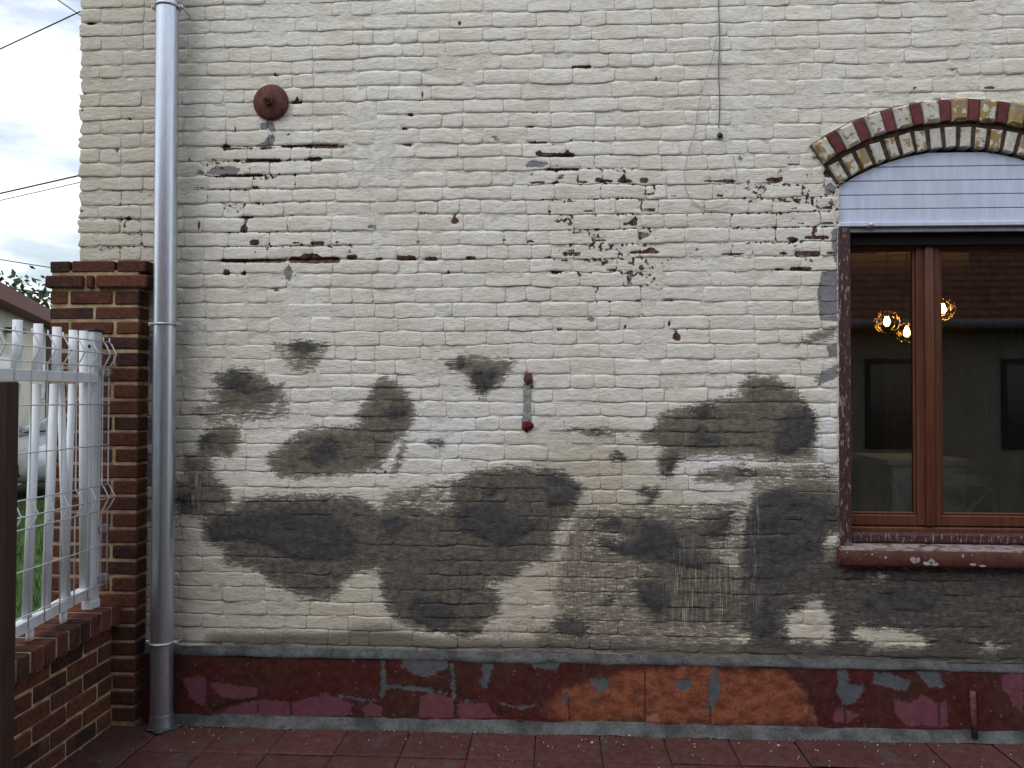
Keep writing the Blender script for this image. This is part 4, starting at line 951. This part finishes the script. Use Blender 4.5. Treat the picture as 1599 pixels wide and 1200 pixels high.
# ================================================================== brown gate leaf at the left edge
e = atY(32, 600, -1.70); eb = atY(22, 1200, -1.70)
gx = (e[0]+eb[0])/2
gt = tag(empty('board_gate', (gx-.3, -1.70, 0)), 'dark brown wooden gate leaf cut off by the left edge of the photo', 'gate')
def gtp(o): o.parent = gt; o.matrix_parent_inverse = Matrix.Translation(-Vector(gt.location)); return o
topz = atY(15, 596, -1.70)[2]
gtp(MB().box(gx-.085, gx, -1.745, -1.70, 0.02, topz, .004).build('stile', M_GATE))
for k in range(6):
    gtp(MB().box(gx-.087-.1*(k+1), gx-.089-.1*k, -1.737, -1.709, .05, topz-.01, .004).build('board', M_GATE))
for z in (.25, 1.3): gtp(MB().box(gx-.70, gx-.088, -1.7085, -1.68, z, z+.1, .004).build('ledge_board', M_GATE))

# ================================================================== paved yard
M_TILE = None
def tilemat():
    m = Mat('red_ribbed_tile', .7, .2); p = m.pos(); r = m.rnd()
    c = m.mix(r, (0.078, 0.032, 0.030), (0.098, 0.042, 0.038)); c = m.mul(c, m.step(m.noise(p, 30, 4, .65), .25, .75, .72, 1.2))
    c = m.mix(m.step(m.noise(p, 6, 4, .6), .54, .68, 0, .6), c, (0.07, 0.062, 0.06)); c = m.mix(m.step(m.noise(p, 240, 2), .74, .78, 0, .7), c, (0.4, 0.36, 0.33))
    m.color(c); m.rough(m.step(m.noise(p, 12, 3), .4, .65, .48, .8)); m.bump(m.noise(p, 180, 3), .35, .003); return m.m
M_TILE = tilemat()
yard = link('yard_paving', quads_mesh('yard_paving', [(-2.09, -9.0, -.012), (9, -9.0, -.012), (9, .0, -.012), (-2.09, .0, -.012)], [(0, 1, 2, 3)], smooth=False), simple('joint_grout', (0.07, 0.062, 0.058), .95))
tag(yard, kind='structure')
def tile_mesh(seed):
    """0.288 m tile, slanting V grooves meeting on the centre line"""
    T = .2885; n = 36; b = T/2
    rg = np.random.default_rng(seed)
    xs_ = np.linspace(-b, b, n+1); Xt, Yt = np.meshgrid(xs_, np.linspace(-b, b, 19))
    ph = (np.abs(Yt)*.62+Xt)/.0235
    fr = np.abs((ph % 1)-.5)*2
    zt_ = -.0055*np.clip((fr-.48)/.4, 0, 1)*(np.minimum(b-np.abs(Xt), b-np.abs(Yt)) > .012)
    edge_ = np.minimum(b-np.abs(Xt), b-np.abs(Yt)); zt_ = zt_-.006*(edge_ < .001)+rg.normal(0, .0003, Xt.shape)
    V_ = np.c_[Xt.ravel(), Yt.ravel(), zt_.ravel()]; I_ = np.arange(V_.shape[0]).reshape(19, n+1)
    F_ = np.c_[I_[:-1, :-1].ravel(), I_[:-1, 1:].ravel(), I_[1:, 1:].ravel(), I_[1:, :-1].ravel()]
    me = quads_mesh('tile', V_, F_, smooth=True); me.materials.append(M_TILE); return me
tms = [tile_mesh(i) for i in range(3)]
TP = .2925; tx0 = -.0860
for r in range(7):
    for c in range(-9, 10):
        cx = tx0+(c+.5)*TP; cy = -.045-(r+.5)*TP
        if cx-TP/2 < -2.2: continue
        o = bpy.data.objects.new('tile', tms[(r*3+c) % 3]); C.objects.link(o); o.parent = yard
        o.location = (cx, cy, rng.normal(0, .0012)+max(0, .0035*(cx+2))); o.rotation_euler = (rng.normal(0, .003), rng.normal(0, .003), (math.pi if (r+c) % 2 else 0)+rng.normal(0, .003)); o.scale = (1, 1, 1)
fl = MB()
for k in range(130):
    cx = rng.uniform(-2.0, 2.5); cy = -.075-abs(rng.normal(0, .16)); s = rng.uniform(.0012, .0036)*(2.2 if rng.random() < .10 else 1); zz = .006+max(0, .0035*(cx+2))
    a0 = rng.uniform(0, 6.28)
    fl.prism([(cx+math.cos(a0+t)*s*rng.uniform(.5, 1.2), cy+math.sin(a0+t)*s*rng.uniform(.5, 1.2)) for t in (0, 1.2, 2.4, 3.6, 4.9)], zz-.003, zz+.001, 'Z')
tag(fl.build('paint_flakes', simple('white_paint_flake', (0.50, 0.47, 0.43), .8)), 'small white paint flakes fallen on the red tiles', 'flakes', kind='stuff')

# ================================================================== ground and things behind the fence
def grassground():
    m = Mat('lawn_soil', .95, .1); p = m.pos()
    m.color(m.mix(m.step(m.noise(p, 3, 5), .35, .65), (0.035, 0.07, 0.018), (0.06, 0.10, 0.028))); return m.m
lawn = link('lawn', quads_mesh('lawn', [(-400, -400, -.03), (400, -400, -.03), (400, 400, -.03), (-400, 400, -.03)], [(0, 1, 2, 3)], smooth=False), grassground()); tag(lawn, kind='structure')
nb = 9000
gx_ = rng.uniform(-7.5, -2.45, nb); gy_ = rng.uniform(-1.0, 9.5, nb); gh = rng.uniform(.04, .11, nb); ga = rng.uniform(0, 6.28, nb); gl_ = rng.normal(0, .03, (nb, 2))
keep = ~((gx_ > -2.5) & (gy_ < .3)); gx_, gy_, gh, ga, gl_ = [a[keep] for a in (gx_, gy_, gh, ga, gl_)]; nb = len(gx_)
w_ = .006; V = np.empty((nb, 4, 3)); dx, dy = np.cos(ga)*w_, np.sin(ga)*w_
V[:, 0] = np.c_[gx_-dx, gy_-dy, np.full(nb, -.03)]; V[:, 1] = np.c_[gx_+dx, gy_+dy, np.full(nb, -.03)]
V[:, 2] = np.c_[gx_+dx*.3+gl_[:, 0], gy_+dy*.3+gl_[:, 1], gh]; V[:, 3] = np.c_[gx_-dx*.3+gl_[:, 0], gy_-dy*.3+gl_[:, 1], gh]
tag(link('grass', quads_mesh('grass', V.reshape(-1, 3), np.arange(nb*4).reshape(-1, 4), smooth=False), simple('grass_blades', (0.06, 0.13, 0.025), .8, var=.5, scale=6, bump=0)), 'green grass beyond the white fence', 'grass', kind='stuff')

# neighbour's building
nbd = tag(empty('neighbour_building', (-10, 13, 0)), 'low cream building with red brown roof edge beyond the fence', 'building')
def nbp(o): o.parent = nbd; o.matrix_parent_inverse = Matrix.Translation(-Vector(nbd.location)); return o
def at_depth(px, py, d): q = ray(px, py); return CAM+q*d
A0 = at_depth(0, 462, 12.7); A1 = at_depth(78, 500, 16.7); dirv = np.array([A1[0]-A0[0], A1[1]-A0[1], 0]); L_ = np.linalg.norm(dirv); dirv /= L_; nrm_ = np.array([dirv[1], -dirv[0], 0])
if nrm_@(CAM-A0) < 0: nrm_ = -nrm_
MW = Matrix(((dirv[0], -nrm_[0], 0, A0[0]), (dirv[1], -nrm_[1], 0, A0[1]), (0, 0, 1, 0), (0, 0, 0, 1)))   # x along the wall, -y outwards
EV = A0[2]
def nbox(name, x0, x1, y0, y1, z0, z1, mat, bev=0): return nbp(MB().box(x0, x1, y0, y1, z0, z1, bev, mat=MW).build(name, mat))
M_NB = simple('cream_cladding', (0.62, 0.56, 0.46), .8, var=.1, scale=3)
nbox('wall', -3, 9, 0, 5, -.03, EV-.2, M_NB)
M_ROOF = simple('red_brown_roof', (0.15, 0.05, 0.042), .7, var=.3)
nbox('fascia', -3.3, 9.3, -.35, -.28, EV-.22, EV+.02, M_ROOF)
q = MB(); q.prism([(-.28, EV-.2), (-.28, EV+.02), (2.5, EV+.75), (5.3, EV+.02), (5.3, EV-.2)], -3.3, 9.3, 'X'); bmesh.ops.transform(q.bm, matrix=MW, verts=q.bm.verts); nbp(q.build('roof', M_ROOF))
M_DARKGL = simple('dark_window_glass', (0.035, 0.034, 0.032), .12, .6, var=.1, bump=0)
for (xa, xb, zA, zB) in [(-.25, .55, 1.95, 2.25), (2.75, 3.7, 1.95, 2.25), (2.75, 3.7, 1.45, 1.72), (4.6, 5.6, 1.2, 2.2)]:
    wi = nbox('window', xa, xb, -.03, .02, zA, zB, simple('white_window_frame', (.6, .6, .58), .5)); g_ = MB().box(xa+.05, xb-.05, -.045, -.031, zA+.05, zB-.05, mat=MW).build('pane', M_DARKGL, wi); g_.matrix_parent_inverse = wi.matrix_world.inverted() if False else Matrix.Translation(-Vector(nbd.location))@Matrix.Identity(4)
    g_.matrix_parent_inverse = Matrix.Identity(4)
nbox('door', 5.9, 6.8, -.03, .02, -.02, 2.05, simple('grey_door', (.2, .2, .21), .5))
nbox('gutter_pipe', 3.9, 4.0, -.1, -.01, 0, EV-.25, simple('dark_gutter', (.12, .12, .13), .5))
lam = MB(); lam.box(.25, .55, -.28, -.02, 2.62, 2.70, .01, mat=MW); nbp(lam.build('wall_light', M_BLACK))

# parked car
car = tag(empty('parked_car', (0, 0, 0)), 'silver grey car parked on the grass beyond the white fence', 'car')
M_CAR = Mat('silver_car_paint', .25, .6, .25); M_CAR.color((0.62, 0.66, 0.70)); M_CAR = M_CAR.m
M_TYRE = simple('tyre_rubber', (0.02, 0.02, 0.02), .9); M_RIM = simple('rim_alloy', (.4, .4, .42), .35, .5, .8)
def loft(secs, name, mat, parent, n=20, p=3.2):
    V_, F_ = [], []
    for (y, hw, z0, z1) in secs:
        for k in range(n):
            a = 2*math.pi*k/n; ca, sa = math.cos(a), math.sin(a)
            V_.append((hw*math.copysign(abs(ca)**(2/p), ca), y, (z0+z1)/2+(z1-z0)/2*math.copysign(abs(sa)**(2/p), sa)))
    for i in range(len(secs)-1):
        for k in range(n): F_.append((i*n+k, i*n+(k+1) % n, (i+1)*n+(k+1) % n, (i+1)*n+k))
    me = bpy.data.meshes.new(name); F2 = F_+[tuple(range(n))[::-1], tuple(range((len(secs)-1)*n, len(secs)*n))]; me.from_pydata(V_, [], F2); me.update()
    return link(name, me, mat, parent, True)
loft([(-2.05, .62, .38, .66), (-1.98, .74, .26, .78), (-1.75, .82, .22, .86), (-1.0, .86, .20, .96), (-.2, .87, .20, 1.0), (.9, .87, .20, 1.0), (1.6, .85, .22, 1.0), (1.95, .78, .28, .98), (2.02, .66, .4, .9)], 'body', M_CAR, car)
M_CGL = simple('car_glass', (0.30, 0.38, 0.45), .05, .9, var=.05, bump=0)
loft([(-1.05, .70, .86, .98), (-.75, .72, .86, 1.14), (-.25, .70, .86, 1.36), (.0, .68, .86, 1.40), (1.0, .68, .86, 1.40), (1.5, .66, .86, 1.26), (1.85, .62, .86, 1.0)], 'glasshouse', M_CGL, car, p=4)
loft([(-.22, .60, 1.385, 1.405), (.0, .62, 1.375, 1.43), (1.0, .62, 1.375, 1.43), (1.45, .58, 1.27, 1.32)], 'roof', M_CAR, car, p=4)
for sx in (-1, 1):
    for q0, q1 in (((-.98, .95), (-.2, 1.37)), ((.45, .98), (.42, 1.39)), ((1.8, .98), (1.35, 1.34))):
        MB().tube([Vector((sx*.72, q0[0], q0[1])), Vector((sx*.645, q1[0], q1[1]))], .035, 8).build('window_pillar', M_CAR, car, smooth=True)
    loft([(-.98, .02, .0, .02), (-.95, .09, -.07, .07), (-.86, .09, -.07, .07), (-.84, .02, .0, .02)], 'mirror', M_CAR, car, 10).location = (sx*.93, .15, 1.02)
    h_ = loft([(-2.0, .10, .62, .70), (-1.88, .14, .60, .76), (-1.7, .10, .64, .80)], 'headlight', simple('headlight_glass', (.6, .63, .66), .1, .6, bump=0), car, 12); h_.location.x = sx*.58
    for yy in (-1.3, 1.28):
        tm = Matrix.Translation(Vector((sx*.78, yy, .31)))@Matrix.Rotation(math.radians(90), 4, 'Y')
        w_o = MB().lathe([(.20, -.09), (.29, -.10), (.315, -.06), (.315, .06), (.29, .10), (.20, .09)], 28, tm).build('wheel', M_TYRE, car, smooth=True)
        MB().lathe([(0, .06*sx), (.06, .075*sx), (.18, .085*sx), (.205, .07*sx)], 20, tm).build('rim', M_RIM, w_o, smooth=True)
MB().box(-.55, .55, -2.07, -2.0, .36, .56, .02).build('grille', M_BLACK, car); MB().box(-.26, .26, -2.085, -2.071, .42, .52, .004).build('number_plate', simple('blank_plate', (.6, .6, .58), .5), car)
MB().tube([(-.5, -1.12, .985), (-.1, -.98, 1.02), (.3, -.9, 1.06)], .012, 6).build('wiper', M_BLACK, car)
cp = atZ(55, 786, -.03); car.location = (cp[0]-.35, cp[1]+2.3, -.03); car.rotation_euler = (0, 0, math.radians(-16))

# tree behind
def make_tree(base, h, R, seed, label, nleaf=5200):
    rg = np.random.default_rng(seed); t = tag(empty('leafy_tree', base), label, 'tree')
    tr = MB(); tr.tube([(0, 0, 0), (.1, 0, h*.3), (0, .1, h*.6), (.05, .05, h*.85)], [.28, .22, .14, .05], 10)
    tips = []
    for k in range(14):
        a = rg.uniform(0, 6.28); z0 = h*rg.uniform(.3, .7); rr = R*rg.uniform(.5, .95); tip = Vector((math.cos(a)*rr, math.sin(a)*rr, z0+h*rg.uniform(.1, .3))); tips.append(tip)
        tr.tube([(0, 0, z0), tip*.5+Vector((0, 0, z0*.55)), tip], [.09, .05, .015], 6)
    tr.build('trunk', simple('bark', (.06, .045, .035), .9, bump=.5), t, smooth=True)
    cl = [np.array(tp) for tp in tips]+[np.array((rg.normal(0, R*.4), rg.normal(0, R*.4), h*rg.uniform(.6, 1.0))) for _ in range(26)]
    cl = np.array(cl); ci = rg.integers(0, len(cl), nleaf); P = cl[ci]+rg.normal(0, R*.16, (nleaf, 3))
    s = rg.uniform(.05, .11, nleaf)*R/2.5; u = rg.normal(size=(nleaf, 3)); u /= np.linalg.norm(u, axis=1)[:, None]; v = np.cross(u, rg.normal(size=(nleaf, 3))); v /= np.linalg.norm(v, axis=1)[:, None]
    V_ = np.stack([P-u*s[:, None]*1.6, P-v*s[:, None]*.8, P+u*s[:, None]*1.6, P+v*s[:, None]*.8], 1)
    me = quads_mesh('crown', V_.reshape(-1, 3), np.arange(nleaf*4).reshape(-1, 4), smooth=False); link('crown', me, simple('tree_leaves', (0.05, 0.085, 0.03), .7, var=.5, scale=2, bump=0), t)
d_ = at_depth(25, 470, 27); make_tree((d_[0]-1.2, d_[1], -.03), d_[2]+.45, 2.5, 5, 'dark leafy tree rising behind the red brown roof')

# overhead cables
M_OC = simple('overhead_cable', (0.03, 0.032, 0.036), .7)
for pts, Yc, r, lab in [(((-60, 105), (124, 19)), 3.0, .006, 'upper overhead cable rising to the top of the house corner'), (((70, -14), (126, 25)), 3.2, .005, 'short overhead cable crossing the top left corner steeply'),
                        (((-60, 316), (130, 273)), 5.0, .009, 'thicker of the two overhead cables at middle height'), (((-60, 327), (130, 284)), 5.0, .005, 'thinner overhead cable just below the thicker one'),
                        (((-60, 396), (140, 428)), 9.0, .008, 'faint low overhead cable sloping down to the right')]:
    a, b = Vector(atY(*pts[0], Yc)), Vector(atY(*pts[1], Yc)); dv = b-a
    path = [a-dv*3+dv*(6.6*i/12) for i in range(13)]
    path = [p for p in path if p.x < WXL+.0 or Yc > 0]
    tag(MB().tube(path, r, 6).build('overhead_cable', M_OC), lab, 'cable', 'overhead cables against the sky')

# house across the yard, behind the camera: it shades the yard and is mirrored in the panes
op = tag(empty('opposite_house', (0, -6.2, 0)), 'long brick house with tiled roof across the yard, mirrored in the panes', 'house')
OY = -6.0
MB().box(-12, 14, -6, 0, 0, 2.55).build('wall', simple('whitewashed_wall', (0.27, 0.25, 0.215), .9, var=.2, scale=3), op).location = (0, OY+6.2, 0)
q = MB(); q.prism([(.32, 2.50), (-3.0, 5.9), (-6.3, 2.5), (-6.3, 2.4), (-3.0, 5.8), (.32, 2.40)], -12.3, 14.3, 'X')
def rooftile():
    m = Mat('clay_roof', .85, .2); p = m.pos(); w = m.n.new('ShaderNodeTexWave'); w.inputs['Scale'].default_value = 3.2; w.bands_direction = 'Z'; m.l.new(p, w.inputs['Vector']); w.inputs['Distortion'].default_value = .6
    c = m.mix(m.step(m.noise(m.mapv(p, (6, 3, 3)), 2, 4), .3, .7), (0.10, 0.040, 0.03), (0.17, 0.075, 0.055)); c = m.mul(c, m.step(w.outputs['Fac'], 0, .4, .5, 1)); m.color(c); return m.m
q.build('roof', rooftile(), op).location = (0, OY+6.2, 0)
MB().tube([(-12.3, .40, 2.44), (14.3, .40, 2.44)], .06, 10)  .build('gutter', simple('dark_zinc_gutter', (0.12, 0.125, 0.13), .6), op, smooth=True).location = (0, OY+6.2, 0)
for xx, ww in ((-4.0, .95), (.6, .95), (3.82, .62), (5.45, 1.3)):
    wn_ = MB().box(xx, xx+ww, -.02, .03, .95, 2.05, .01); o_ = wn_.build('window', M_BLACK, op); o_.location = (0, OY+6.2, 0)
    MB().box(xx+.05, xx+ww-.05, .031, .04, 1.02, 1.98).build('pane', M_DARKGL, o_)
